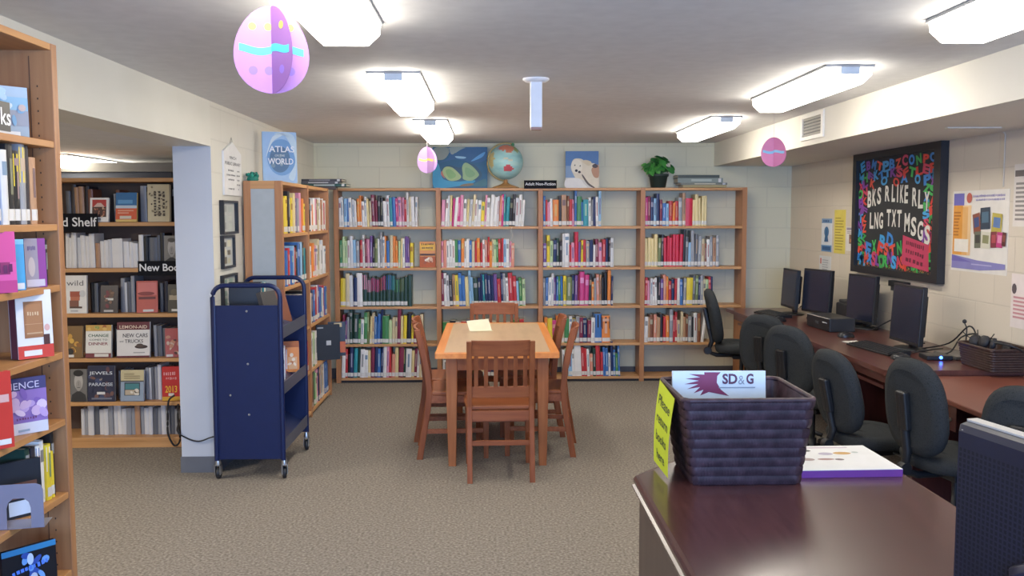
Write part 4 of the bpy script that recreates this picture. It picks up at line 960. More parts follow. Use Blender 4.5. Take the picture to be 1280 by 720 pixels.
# (x, y of the back line, turn, label); local +Y is the way the sitter faces
for i, (x, y, rz, lab) in enumerate([
    (.062, 5.475, .03, None),
    (.035, 7.70, PI-.02, 'wooden slat-back chair at the far end of the table, facing the viewer'),
    (-.425, 6.16, -PI/2+.06, 'wooden slat-back chair at left side of the table, nearer the viewer'),
    (-.475, 6.63, -PI/2+.02, 'wooden slat-back chair at left side of the table, farther from the viewer'),
    (.515, 6.19, PI/2-.10, 'wooden slat-back chair at right side of the table, nearer the viewer'),
    (.475, 6.74, PI/2-.02, 'wooden slat-back chair at right side of the table, farther from the viewer')]):
    c = ch if i == 0 else copy_tree(ch)
    c.location = (x, y, 0); c.rotation_euler = (0, 0, rz)
    if lab: c['label'] = lab

# ================================================================== computer desks along the right wall
DX = 2.185
t = thing('computer_desk', 'long dark cherry computer desk with four monitors against the right wall', 'desk', (DX, 4.97, 0))
D = RW-.004-DX; L = 8.42-4.97
b = MB(); b.prism([(0, .03, .71), (.03, 0, .71), (D, 0, .71), (D, L, .71), (0, L, .71)], (0, 0, .03), CHERRY_TOP); b.build('desktop', t, .006)
for y in (.02, 1.12, 2.25, L-.06): MB().box(.20, D-.02, y, y+.03, 0, .71, CHERRY_V).build('end_panel', t, .002)
for a, c in ((.05, 1.12), (1.15, 2.25), (2.28, L-.06)):
    MB().box(D-.16, D-.14, a, c, .12, .71, CHERRY_V).build('modesty_panel', t)
    MB().box(.06, .42, a+.12, c-.12, .605, .625, CHERRY).build('keyboard_tray', t, .002)
    MB().box(.055, .075, a+.0, c, .645, .71, CHERRY).build('apron', t)
t = thing('computer_desk', 'lower cherry desk nearer the viewer, joining the monitor desk', 'desk', (DX+.015, 2.9, 0))
L2 = 2.05
MB().box(0, D-.015, 0, L2, .685, .712, noise_mat('cherry_light_top', ['6c3b2f', '7c4638'], 3, .38, (1, .1, 1))).build('desktop', t, .005)
for y in (.01, L2-.12): MB().box(.08, D-.03, y, y+.03, 0, .685, CHERRY_V).build('end_panel', t, .002)
MB().box(D-.18, D-.16, .04, L2-.12, .1, .685, CHERRY_V).build('modesty_panel', t)
b = MB(); b.box(.05, .40, L2-.62, L2-.14, .545, .68, CHERRY); b.build('drawer', t, .003)
tb = [c for c in t.children if c.name.startswith('drawer')][0]
kn = MB().lathe([(.009, 0), (.012, .012), (.006, .02)], (0, 0, 0), mat('c8b8a0', .3, .6), 10, True, Matrix.Translation((.05, L2-.57, .60)) @ Matrix.Rotation(-PI/2, 4, 'Y')).build('knob', tb)
# little things on the shelf under the desktop
tag(MB().box(-.05, .05, -.09, .09, 0, .008, PAPER).build('paper_stack'), 'white papers on the tray under the desk by the second chair', 'paper').location = (2.40, 6.55, .626)

# monitors (local -Y faces the sitter)
SCR = noise_mat('dark_lcd_glass', ['181c2a', '1e2436'], 2, .25, (1, 1, 1), 0, 2, .5)
def monitor(label, x, y, rz, zlow=.045, h=.335, w=.40):
    t = thing('monitor', label, 'monitor', (x, y, .7405), rz, 'flat computer monitors on the long desk')
    T = Matrix.Translation((0, 0, zlow+h/2)) @ Matrix.Rotation(-.06, 4, 'X')
    b = MB(); b.box(-w/2, w/2, -.012, .02, -h/2, h/2, BLACK, T); b.build('bezel', t, .004)
    b = MB(); b.box(-w/2+.014, w/2-.014, -.0135, -.012, -h/2+.02, h/2-.014, SCR, T); b.build('screen', t)
    b = MB(); b.loft([[(-k*w/2, y_, -h/2*q), (k*w/2, y_, -h/2*q), (k*w/2, y_, h/2*q), (-k*w/2, y_, h/2*q)] for k, q, y_ in ((.86, .74, .02), (.82, .68, .045), (.6, .5, .058))], BLACK, False, True, T); b.build('rear_housing', t, .003)
    b = MB(); b.box(-.035, .035, .03, .06, .012, zlow+h*.5, BLACK); b.build('neck', t, .004)
    MB().lathe([(.11, 0), (.112, .006), (.10, .012), (.03, .02)], (0, .03, 0), BLACK, 24, True, Matrix.Diagonal((1.15, .85, 1, 1))).build('stand', t)
    return t
monitor('black flat monitor at far end of the desk, first from the back wall', 2.60, 7.88, -PI/2-.02, .055)
monitor('black flat monitor second from the back wall, in front of the printer', 2.70, 7.50, -PI/2+.22, .05, .36)
monitor('black flat monitor third from the back wall, just beyond the black bracket', 2.81, 6.86, -PI/2+.12, .045, .36)
monitor('black flat monitor nearest the viewer, below the lettered board', 2.665, 5.78, -PI/2+.02, .04, .37, .40)
def keyboard(label, x, y, rz, w=.44):
    t = thing('keyboard', label, 'keyboard', (x, y, .7405), rz)
    b = MB(); b.prism([(-w/2, -.075, 0), (-w/2, .075, 0), (-w/2, .075, .028), (-w/2, -.075, .012)], (w, 0, 0), BLACK); b.build('body', t, .003)
    b = MB()
    for r_ in range(6):
        for k in range(20):
            x0 = -w/2+.012+k*(w-.024)/20; y0 = -.064+r_*.0215; z0 = .012+(y0+.075)/.15*.016
            b.box(x0, x0+(w-.024)/20-.003, y0, y0+.018, z0, z0+.006, mat('202226', .5))
    b.build('keys', t)
keyboard('black keyboard before the far monitor at the end of the desk', 2.42, 7.78, -PI/2+.12)
keyboard('long black keyboard before the monitor nearest the viewer', 2.46, 5.74, -PI/2+.12, .50)
def mouse(label, x, y, rz):
    t = thing('computer_mouse', label, 'mouse', (x, y, .741), rz)
    MB().loft([[(-.03*k, -.05*k, z), (.03*k, -.05*k, z), (.034*k, 0, z+lift), (.028*k, .05*k, z), (-.028*k, .05*k, z), (-.034*k, 0, z+lift)] for k, z, lift in ((1, 0, 0), (1.0, .014, .002), (.8, .028, .006), (.35, .036, .004))], mat('1d1e22', .3)).build('shell', t, 0)
    MB().box(-.003, .003, .018, .032, .028, .034, mat('6a6c70', .4)).build('scroll_wheel', t)
mouse('black mouse in front of the far keyboard', 2.33, 7.32, -PI/2)
mouse('black mouse beside the third monitor, left of the white slip', 2.50, 6.36, -PI/2)
mouse('black mouse at the near edge of the desk beside the long keyboard', 2.44, 5.36, -PI/2)
def slip(label, x, y, rz, w=.07, d=.12): o = MB().box(-w/2, w/2, -d/2, d/2, 0, .002, PAPER).build('paper_slip'); o.location = (x, y, .741); o.rotation_euler = (0, 0, rz); tag(o, label, 'paper')
p = at(966, 398, Z=.741); slip('tiny white paper slip at the desk edge near the far mouse', p.x-.02, p.y-.18, .2)
slip('white paper slip between the third monitor and the long keyboard', 2.46, 6.08, .25, .11, .15)
# small desktop computer, printer, router, wall bracket
t = thing('desktop_computer', 'small black desktop computer lying flat between second and third monitors', 'computer', (2.575, 6.84, .7405), -PI/2+.05)
MB().box(-.21, .21, -.10, .09, 0, .10, mat('26282c', .4)).build('case', t, .005)
b = MB(); b.box(-.205, .205, -.106, -.10, .006, .094, BLACK); b.box(.09, .17, -.108, -.106, .06, .066, 'b8bcc0').box(-.04, .02, -.108, -.106, .04, .06, '3a3c40').box(-.205, .205, -.107, -.10, .094, .099, 'a8a49c'); b.build('front_panel', t)
t = thing('printer', 'small black printer behind the second monitor', 'printer', (2.86, 7.19, .7405), -PI/2)
MB().box(-.11, .11, -.08, .09, 0, .16, mat('1f2022', .5)).build('body', t, .012); MB().box(-.10, .10, -.06, .06, .16, .185, mat('2a2b2e', .5)).build('lid', t, .008); MB().box(-.09, .09, .06, .08, .16, .27, mat('1a1b1d')).build('paper_feeder', t, .004)
t = thing('router', 'flat black router with a blue light beside the long keyboard', 'router', (2.63, 5.36, .7405), -.10)
MB().box(-.05, .10, -.05, .09, 0, .028, mat('1c1d20', .35)).build('case', t, .006); MB().sphere((.03, -.052, .018), .009, mat('2a5cff', .3, 0, 14), 12, 8).build('indicator_light', t)
t = thing('laptop', 'flat grey closed laptop lying between router and wall', 'laptop', (2.84, 5.44, .7405), .05)
MB().box(-.10, .11, -.13, .13, 0, .014, mat('4a4846', .4)).build('base', t, .004); MB().box(-.098, .108, -.128, .128, .0145, .022, mat('6a6763', .4)).build('lid', t, .004)
p, q = at(1116, 351, X=RW), at(1141, 363, X=RW)
t = thing('wall_bracket', 'small black box bracket on the wall beneath the lettered board', 'bracket', (RW, (p.y+q.y)/2, (p.z+q.z)/2))
MB().box(-.05, -.001, -.13, .13, -.012, .03, BLACK).build('housing', t, .004); MB().box(-.03, -.001, .04, .13, -.045, -.012, mat('3a3b3e', .4)).build('foot', t, .003)
# cables
for lab, pts in (('black cable curving behind the nearest monitor', [(2.72, 5.72, .75), (2.86, 5.62, .80), (2.92, 5.5, .92), (2.93, 5.42, .84), (2.85, 5.3, .76)]),
                 ('black cable draped from third monitor along the desk', [(2.80, 6.62, .76), (2.88, 6.45, .86), (2.9, 6.3, .90), (2.86, 6.2, .80), (2.8, 6.05, .75), (2.84, 5.9, .76)]),
                 ('thin cable coiling up by the headset basket', [(2.66, 5.62, .75), (2.74, 5.4, .77), (2.84, 5.44, .86), (2.86, 5.3, .90), (2.80, 5.22, .88)]),
                 ('black cable hanging behind the far monitor', [(2.68, 7.86, .80), (2.80, 7.7, .92), (2.84, 7.62, .84), (2.8, 7.58, .75)]),
                 ('cable lying on the desk between laptop and nearest monitor', [(2.50, 5.42, .746), (2.56, 5.52, .75), (2.72, 5.55, .77), (2.84, 5.66, .76)])):
    cord(lab, pts, .005, '1b1b1d', 'cable', 'cable')

# ------------------------------------------------------------------ woven baskets
WICK = noise_mat('dark_wicker', ['2b1d22', '3a282e', '4a353c'], 30, .5, (1, 1, 1), .3, 3, .3)
WICK2 = noise_mat('brown_wicker', ['2c1c18', '3f2a22'], 40, .5, (1, 1, 1), .3, 3)
def basket(name, label, top, bot, z0, z1, rows, m, thick=.006, amp=.0035, pitch=.016):
    """top / bot = (x0, x1, y0, y1) at z1 / z0"""
    ox, oy = (bot[0]+bot[1])/2, (bot[2]+bot[3])/2
    t = thing(name, label, 'basket', (ox, oy, z0))
    def ring(fr, off):
        r = [bot[i]+(top[i]-bot[i])*fr for i in range(4)]
        x0, x1, y0, y1 = r[0]-off-ox, r[1]+off-ox, r[2]-off-oy, r[3]+off-oy
        c = .018; P = []
        def seg(a, bb, nrm):
            n = max(2, int((Vector(bb)-Vector(a)).length/ (pitch/2)))
            for k in range(n): P.append((a[0]+(bb[0]-a[0])*k/n, a[1]+(bb[1]-a[1])*k/n, nrm))
        seg((x0+c, y0), (x1-c, y0), (0, -1)); P.append((x1-c*.3, y0+c*.3, (.7, -.7)))
        seg((x1, y0+c), (x1, y1-c), (1, 0)); P.append((x1-c*.3, y1-c*.3, (.7, .7)))
        seg((x1-c, y1), (x0+c, y1), (0, 1)); P.append((x0+c*.3, y1-c*.3, (-.7, .7)))
        seg((x0, y1-c), (x0, y0+c), (-1, 0)); P.append((x0+c*.3, y0+c*.3, (-.7, -.7)))
        return P
    base = ring(1, 0); n = len(base)
    # one strand per row, weaving in and out of the stakes
    b = MB(); H = z1-z0
    def sample(fr, i):
        x, y, nr = base[i]
        r = [bot[k]+(top[k]-bot[k])*fr for k in range(4)]
        u = (x-(top[0]-ox))/(top[1]-top[0]); v = (y-(top[2]-oy))/(top[3]-top[2])
        return Vector((r[0]-ox+u*(r[1]-r[0]), r[2]-oy+v*(r[3]-r[2]), fr*H)), nr
    for r_ in range(rows):
        f0, f1 = r_/rows, (r_+.94)/rows
        rings = []
        for fr, k in ((f0, .2), ((f0*.7+f1*.3), 1), ((f0*.3+f1*.7), 1), (f1, .2)):
            R = []
            for i in range(n):
                p, nr = sample(fr, i); a = amp*math.sin(PI*i+PI*(r_ % 2)+PI/2) if True else 0
                a = amp*(1 if (i+r_) % 2 else -1)
                R.append((p.x+nr[0]*(a+.003*k), p.y+nr[1]*(a+.003*k), p.z))
            rings.append(R)
        b.loft(rings, m, True, False)
    # inner lining
    b.loft([[(sample(fr, i)[0].x-sample(fr, i)[1][0]*.004, sample(fr, i)[0].y-sample(fr, i)[1][1]*.004, fr*H) for i in range(n)][::-1] for fr in (0.02, .98)], m, True, False)
    b.build('woven_wall', t)
    MB().add([(sample(.03, i)[0].x, sample(.03, i)[0].y, .006) for i in range(n)], [tuple(range(n))], m).build('bottom', t)
    pts = [tuple(sample(1, i)[0]) for i in range(0, n, 2)]; pts += pts[:2]
    MB().tube(pts, .008, m, 8).build('rim', t)
    return t

# ================================================================== front counter and the things on it
def arc_edge(x0, x1, y, bulge, n=14): return [(x0+(x1-x0)*k/n, y+bulge*(1-(2*k/n-1)**2)) for k in range(n+1)]
t = thing('counter', 'dark cherry bow-fronted counter in the right foreground', 'counter', (.93, 1.9, 0))
KX0, KX1, KY0, KY1 = .47, 1.385, .75, 2.99
ox, oy = .93, 1.9
def outline(off, z): return [(KX0+off-ox, KY0-oy, z)] + [(KX1-off-ox, KY0-oy, z)] + [(x-ox, y-oy, z) for x, y in arc_edge(KX0+off, KX1-off, KY1-off, .30)][::-1]
TOPM = noise_mat('counter_cherry_top', ['3a1f1f', '452725', '4e2e2b'], 3, .27, (22, 1.5, 22), 0, 5, .5, .3)
b = MB(); b.loft([outline(.012, .694), outline(.0, .700), outline(0, .706), outline(.010, .712), outline(.004, .718), outline(.004, .728), outline(.010, .738), outline(.02, .7405)], TOPM, False); b.build('countertop', t)
b = MB(); b.box(KX0+.02-ox, KX0+.045-ox, KY0-oy, KY1-.03-oy, .0, .694, noise_mat('counter_side', ['463631', '52413a'], 2, .4, (1, 8, 1))); b.build('side_panel', t, .003)  # brown-grey reflection of the carpet put into this panel's colour
b = MB(); b.box(KX1-.045-ox, KX1-.02-ox, KY0-oy, KY1-.03-oy, 0, .694, CHERRY_V); b.build('side_panel', t, .003)
b = MB(); arc = arc_edge(KX0+.05, KX1-.05, KY1-.06, .20)
b.loft([[(x-ox, y-oy, z) for x, y in arc] + [(x-ox, y-.02-oy, z) for x, y in arc[::-1]] for z in (.05, .694)], CHERRY_V, False); b.build('front_panel', t)
CT = .7412
basket('return_basket', 'large dark woven book-return basket on the counter', (.600, 1.012, 2.80, 3.19), (.645, .988, 2.86, 3.12), CT, 1.025, 9, WICK, .006, .0045, .011)
# paper sign on its left side
t = thing('paper_sign', 'bright yellow-green Please return books here sign on side of the basket', 'sign', (.583, 3.09, .90))
tl_, tr, br_, bl = Vector((.584, 3.12, 1.035)), Vector((.588, 2.885, 1.015)), Vector((.572, 2.90, .752)), Vector((.562, 3.10, .758))
o_ = Vector((.583, 3.09, .90))
b = MB(); nn = 8
def sg(u, v):   # u 0..1 left-right (as read), v 0..1 bottom-top
    p = (bl*(1-u)+br_*u)*(1-v) + (tl_*(1-u)+tr*u)*v; p.x += -.012*math.sin(PI*v)*.6; return p-o_
V_ = [sg(i/nn, j/nn) for j in range(nn+1) for i in range(nn+1)]
b.add(V_, [(j*(nn+1)+i, j*(nn+1)+i+1, (j+1)*(nn+1)+i+1, (j+1)*(nn+1)+i) for j in range(nn) for i in range(nn)], mat('cbdc2e', .6), True)
def sgtext(st, cv, hh, width, cu=.5):
    V, Fc, (w, h) = text_mesh(st, .008)
    if not Fc: return
    b.add([sg(cu+v.x/w*width, cv+v.y/h*hh) + Vector((-.0012, -.0006, 0)) for v in V], Fc, mat('3c4432', .6))
sgtext('Please', .80, .12, .74); sgtext('return', .58, .10, .72); sgtext('books', .37, .12, .68); sgtext('here', .15, .12, .52)
b.build('paper', t)
# newspaper standing in the basket
t = thing('newspaper', 'folded newspaper headed SD&G standing in the return basket', 'newspaper', (.787, 3.10, .905))
t.rotation_euler = (-.10, 0, -.02)
b = MB(); w2, h2 = .160, .160
b.loft([[(-w2, 0, z), (w2, 0, z), (w2, .008, z), (w2-.004, .014, z), (-w2, .014, z)] for z in (0, h2)], mat('d8e6f0', .6), False); f = Frame((-w2-.006, 0, -.102), (1, 0, 0), (0, 0, 1))
rays = []
for k in range(13):
    a = PI*.62 + k*PI*.8/12
    for q, rr in ((-.5, .042), (0, .10 if k % 2 == 0 else .085)): rays.append((.125+math.cos(a+q*.1)*rr, .222+math.sin(a+q*.1)*rr*.62))
pts = [(.165, .185), (.155, .258)] + rays
pts = [(min(max(x, .004), .17), min(max(y, .17), .26)) for x, y in pts]
b.poly(f, [(.172, .258), (.115, .258)] + [(.115-.0, .250), (.062, .252), (.1, .241), (.05, .236), (.096, .229), (.046, .217), (.094, .217), (.055, .200), (.1, .207), (.078, .186), (.112, .198), (.10, .178), (.13, .190), (.20, .176), (.172, .198), (.158, .222), (.160, .245)], '7a1f4c', .0008)
b.text(f, 'SD', .203, .235, .036, '54203f', .0012, .052, .035); b.text(f, '&', .243, .231, .030, '8a8f9c', .0012, .022); b.text(f, 'G', .272, .235, .036, '54203f', .0012, .025, .035)
b.rect(f, .165, .29, .203, .207, '8a9aac', .001)
for k in range(3): b.rect(f, .02, .15, .115+k*.018, .121+k*.018, 'a8b0b8', .001); b.rect(f, .18, .30, .115+k*.018, .121+k*.018, 'a8b0b8', .001)
b.build('folded_pages', t)
# catalogue
t = thing('catalogue', 'thick white catalogue with purple spine lying right of the basket', 'magazine', (1.165, 3.085, CT), .02)
w2, d2 = .185, .155
b = MB(); b.box(-w2, w2, -d2, d2, 0, .004, mat('5a2468', .4)).box(-w2, w2, -d2-.002, -d2+.003, 0, .0235, mat('6a2c80', .4)); b.build('back_cover', t)
b = MB(); b.box(-w2+.002, w2-.003, -d2+.003, d2-.003, .004, .024, mat('dfe2ee', .7)); b.build('page_block', t)
b = MB(); b.box(-w2, w2, -d2-.001, d2, .0242, .0256, mat('ecebe8', .35)); f = Frame((-w2, -d2, .0256), (1, 0, 0), (0, 1, 0))
for x, y, rx, ry, c in ((.09, .19, .022, .022, '6a7a6a'), (.13, .245, .024, .016, '4a4844'), (.19, .20, .026, .018, 'b0a8b8'), (.25, .205, .032, .018, 'c89a50'), (.10, .13, .026, .018, 'a08a84'), (.165, .13, .03, .012, '9a7068'), (.21, .125, .016, .012, '6a5a58'), (.05, .225, .022, .016, 'd89878'), (.06, .17, .024, .016, 'b05a50'), (.03, .12, .016, .02, 'c04a50'), (.30, .215, .012, .01, 'b8c0b8')):
    b.oval(f, x, y, rx, ry, c, .0004, 12)
b.rect(f, .05, .30, .275, .290, 'c8b8c4', .0004); b.build('front_cover', t)
# back of a dark monitor at the right edge
t = thing('monitor', 'dark blue perforated back of a monitor with pale top edge, right foreground', 'monitor', (1.078, 1.684, CT), -PI/2+.36)
# local: +Y is the back (towards upper left of the picture)
DB = noise_mat('dark_blue_plastic', ['161829', '1d2036'], 4, .5)
h2 = .42; w2 = .25
t.rotation_euler = (0, 0, PI/2+.185)
b = MB(); b.loft([[(-w2, -.02, z0_), (w2, -.02, z0_), (w2, .008, z0_), (-w2, .008, z0_)] for z0_ in (.03, h2)], mat('c8c0b4', .5), False); b.build('bezel', t, .004)
b = MB(); b.loft([[(-w2+.003+k, y_, .034+k), (w2-.003-k, y_, .034+k), (w2-.003-k, y_, h2-.004-k), (-w2+.003+k, y_, h2-.004-k)] for y_, k in ((.008, 0), (.028, .004), (.040, .016))], DB, False)
b.build('rear_housing', t, .003)
b = MB(); dot = mat('0b0c14', .7)
for i in range(37):
    for j in range(28):
        x = -w2+.026+i*.0124; z = .06+j*.0112
        b.add([(x-.0036, .0404, z-.0036), (x-.0036, .0404, z+.0036), (x+.0036, .0404, z+.0036), (x+.0036, .0404, z-.0036)], [(0, 1, 2, 3)], dot)
b.build('vent_holes', t)
for sx in (-1, 1): MB().lathe([(.006, 0), (.006, .003), (.003, .004)], (0, 0, 0), STEEL, 10, True, Matrix.Translation((sx*(w2-.026), .034, h2-.022)) @ Matrix.Rotation(-PI/2, 4, 'X')).build('screw', t)
MB().loft([[(x, y_, z) for x, z in ((-.05*k, .13-.04*k), (.05*k, .13-.04*k), (.06*k, .13+.04*k), (0, .13+.075*k), (-.06*k, .13+.04*k))] for k, y_ in ((1, .041), (.95, .055), (.7, .065))], mat('23243a', .45)).build('hinge_cover', t, .003)
MB().box(-.04, .04, .02, .05, .01, .12, DB).build('neck', t, .004); MB().lathe([(.10, 0), (.10, .008), (.03, .016)], (0, .02, 0), DB, 24).build('stand', t)

# second basket with headsets
basket('headset_basket', 'low brown woven basket full of headsets at near end of the long desk', (2.705, 2.945, 4.86, 5.22), (2.72, 2.93, 4.88, 5.20), .7412, .865, 9, WICK2, .004, .003, .02)
def headset(label, x, y, z, rz, tilt):
    t = thing('headset', label, 'headset', (x, y, z), rz); t.rotation_euler = (tilt, .3, rz)
    MB().tube([(.08*math.cos(a), 0, .08*math.sin(a)) for a in [PI*k/14 for k in range(15)]], .006, BLACK, 8).build('headband', t)
    for s in (-1, 1): MB().lathe([(.012, -.014), (.034, -.01), (.036, .006), (.02, .014)], (0, 0, 0), mat('222226', .6), 16, True, Matrix.Translation((s*.08, 0, 0)) @ Matrix.Rotation(PI/2, 4, 'Y')).build('ear_pad', t)
    MB().tube([(-.08, 0, 0), (-.10, .03, -.03), (-.09, .07, -.05)], .003, BLACK, 6).build('microphone', t)
headset('black headset poking up at the far end of the woven basket', 2.80, 5.17, .862, .9, 1.2)
headset('black headset lying over the middle of the woven basket', 2.83, 5.04, .868, .2, 1.35)
headset('black headset at the near end of the woven basket', 2.84, 4.93, .862, -.5, 1.2)
t = thing('microphone', 'small gooseneck microphone standing up behind the woven basket', 'microphone', (2.80, 5.30, .7412))
MB().lathe([(.03, 0), (.03, .01), (.01, .016)], (0, 0, 0), BLACK, 14).build('base', t); MB().tube([(0, 0, .01), (.0, .005, .12), (.01, .02, .19), (.0, .03, .22)], .004, BLACK, 6).build('gooseneck', t); MB().sphere((0, .03, .228), .013, BLACK, 10, 8).build('head', t)

# ================================================================== office chairs
def pad(outline, axis, prof, bend, m):
    """cushion: outline in (u, v); prof = (offset, inset scale) through the thickness"""
    rings = []
    for off, k in prof:
        R = []
        for u, v in outline:
            uu, vv = u*k, v*k; d_ = off + bend(u, v)
            R.append((uu, d_, vv) if axis == 'y' else (uu, vv, d_))
        rings.append(R)
    return rings
def superell(a, bb, e, n=32, taper=0): 
    P = []
    for k in range(n):
        t_ = 2*PI*k/n; c, s = math.cos(t_), math.sin(t_)
        x = a*math.copysign(abs(c)**(2/e), c); y = bb*math.copysign(abs(s)**(2/e), s)
        P.append((x*(1+taper*y/bb), y))
    return P
def office_chair(label, x, y, face_deg, lift=0, tilt=.12):
    t = thing('office_chair', label, 'chair', (x, y, 0), -math.radians(face_deg), 'charcoal swivel chairs at the computer desks')
    zs = .46+lift
    b = MB(); b.loft(pad(superell(.235, .23, 3.2), 'z', ((-.04, .86), (-.03, .97), (.0, 1), (.022, .97), (.034, .86), (.038, .5)), lambda u, v: .02*(u/.23)**2-.012*(v/.23), None), FABRIC); b.build('seat', t)
    o = [c for c in t.children if c.name.startswith('seat')][0]; o.location = (0, .02, zs-.035)
    b = MB(); b.loft(pad(superell(.205, .225, 2.6, 36, -.06), 'y', ((-.042, .78), (-.034, .93), (-.01, 1), (.014, .98), (.03, .9), (.038, .6)), lambda u, v: .55*u*u + .10*(v+.05)**2*2 - .01, None), FABRIC, True); ob = b.build('backrest', t)
    ob.location = (0, -.23, zs+.235); ob.rotation_euler = (tilt, 0, 0)
    q = Matrix.Translation((0, -.23, zs+.235)) @ Matrix.Rotation(tilt, 4, 'X')
    pA, pB = q @ Vector((0, -.055, .06)), q @ Vector((0, -.05, -.20))
    MB().tube([pA, pB, (0, -.27, zs-.06), (0, -.20, zs-.085), (0, .02, zs-.085)], [.018, .022, .02, .018, .018], BLACK, 8).build('back_bracket', t)
    MB().box(-.035, .035, -.03, .0, -.10, .08, BLACK, q @ Matrix.Translation((0, -.04, 0))).build('bracket_cover', t, .008)
    MB().lathe([(.028, -.02), (.034, 0), (.028, .02)], (0, 0, 0), BLACK, 12, True, Matrix.Translation((0, -.27, zs-.05)) @ Matrix.Rotation(PI/2, 4, 'Y')).build('tilt_knob', t)
    MB().box(-.10, .10, -.08, .12, zs-.105, zs-.072, BLACK).build('seat_plate', t, .006)
    MB().lathe([(.026, .09), (.026, zs-.28), (.016, zs-.28), (.016, zs-.10)], (0, 0, 0), BLACK, 14).build('gas_column', t)
    b = MB()
    for k in range(5):
        a = 2*PI*k/5+.3; b.tube([(.02*math.cos(a), .02*math.sin(a), .12), (.16*math.cos(a), .16*math.sin(a), .10), (.285*math.cos(a), .285*math.sin(a), .072)], [.024, .02, .015], BLACK, 6)
    b.build('star_base', t)
    for k in range(5):
        a = 2*PI*k/5+.3
        MB().lathe([(.02, -.022), (.026, -.018), (.026, .018), (.02, .022)], (0, 0, 0), mat('141416', .5), 12, True, Matrix.Translation((.285*math.cos(a), .285*math.sin(a), .0265)) @ Matrix.Rotation(a+1.2, 4, 'Z') @ Matrix.Rotation(PI/2, 4, 'Y')).build('caster', t)
    MB().tube([(.0, .05, zs-.09), (.16, .06, zs-.09), (.20, .06, zs-.10)], .006, mat('9a9ca0', .35, .6), 6).build('lever', t)
    return t
def oc_at(label, bx, by, deg, lift=0, tilt=.12):
    a = math.radians(deg); return office_chair(label, bx+math.sin(a)*.25, by+math.cos(a)*.25, deg, lift, tilt)
oc_at('charcoal swivel chair standing side-on before the back bookcase, farthest of six', 1.79, 7.38, 98, .09, .22)
oc_at('charcoal swivel chair with broad back, second from the back bookcase', 1.875, 6.25, 52, .0)
oc_at('charcoal swivel chair third from the back bookcase, behind the basket', 1.835, 5.62, 62, .0)
oc_at('charcoal swivel chair slanted beside the basket, fourth from the back bookcase', 1.80, 4.75, 80, -.02, .22)
oc_at('charcoal swivel chair with bracket showing on its back, fifth from back bookcase', 1.915, 4.10, 80, .03)
oc_at('charcoal swivel chair cut by right edge of picture, nearest the viewer', 2.07, 3.45, 62, .02)

# ================================================================== right wall
def RF(y_far, z0, off): return Frame((RW-off, y_far, z0), (0, -1, 0), (0, 0, 1))   # seen from the room: x runs towards the viewer
# lettered board
BY0, BY1, BZ0, BZ1 = 5.92, 7.36, 1.145, 2.075
t = thing('notice_board', 'black framed board of cut-out letters reading LNG TXT MSGS', 'notice board', (RW, (BY0+BY1)/2, (BZ0+BZ1)/2))
w, h = BY1-BY0, BZ1-BZ0; e = .065
FRM = mat('1d1d20', .45)
b = MB(); d = .055
for y0, y1, z0, z1 in ((-w/2, w/2, -h/2, -h/2+e*.8), (-w/2, w/2, h/2-e*.8, h/2), (-w/2, -w/2+e*1.4, -h/2+e*.8, h/2-e*.8), (w/2-e, w/2, -h/2+e*.8, h/2-e*.8)): b.box(-d, -.001, y0, y1, z0, z1, FRM)
b.build('frame', t)
b = MB(); b.box(-.025, -.002, -w/2+e, w/2-e, -h/2+e*.8, h/2-e*.8, noise_mat('black_board_paper', ['1f2123', '2a2c2e'], 4, .8)); b.build('backing', t)
fr = Frame((-.0255, w/2-e, -h/2+e*.8), (0, -1, 0), (0, 0, 1)); Wd, Hd = w-2.4*e, h-1.6*e
b = MB(); g = random.Random(12); cols = ['d0382c', '2f7fd0', '2f9a48', '7a3a9a', 'c83a5a', '3a9ad8', 'd84a34', '38b050']
def letters(xs, ys, sz, k0):
    for i, (x, y) in enumerate(zip(xs, ys)): b.text(fr, g.choice('ABCDEFGHKLMNOPRSTXYZ'), x*Wd, y*Hd, sz*Hd*g.uniform(.85, 1.15), g.choice(cols), .0010+.0001*(i % 9), Wd*g.uniform(.06, .09), .05, g.uniform(-.35, .35))
letters([.05+.9*i/11 for i in range(12)], [.94+g.uniform(-.02, .02) for _ in range(12)], .085, 0)
letters([.09+.86*i/11 for i in range(12)], [.85+g.uniform(-.02, .02) for _ in range(12)], .08, 0)
letters([.20, .36, .52, .62, .78], [.77, .79, .77, .8, .78], .075, 0)
letters([.03+g.uniform(-.01, .02) for _ in range(11)], [.08+.075*i for i in range(11)], .085, 0); letters([.09]*9, [.1+.085*i for i in range(9)], .075, 0)
letters([.95+g.uniform(-.015, .015) for _ in range(11)], [.08+.075*i for i in range(11)], .085, 0); letters([.89]*6, [.42+.07*i for i in range(6)], .075, 0)
letters([.08+.055*i for i in range(14)], [.07+g.uniform(-.02, .03) for i in range(14)], .12, 0); letters([.16+.085*i for i in range(8)], [.17+g.uniform(-.02, .03) for i in range(8)], .12, 0); letters([.36, .46, .66, .9, .86], [.24, .26, .2, .3, .2], .11, 0)
ob = b.build('letter_border', t)
b = MB(); spots = random.Random(3)
for k in range(160):
    b.rect(fr, (x0 := spots.uniform(.0, .97)*Wd), x0+.012, (y0 := spots.uniform(0, .035)*Hd), y0+.008, spots.choice(['a85a34', '8a8a3a', '9a6a3a', '5a6a3a']), .0008)
b.build('confetti_strip', t)['kind'] = 'stuff'
b = MB(); WH = mat('dcdad0', .7)
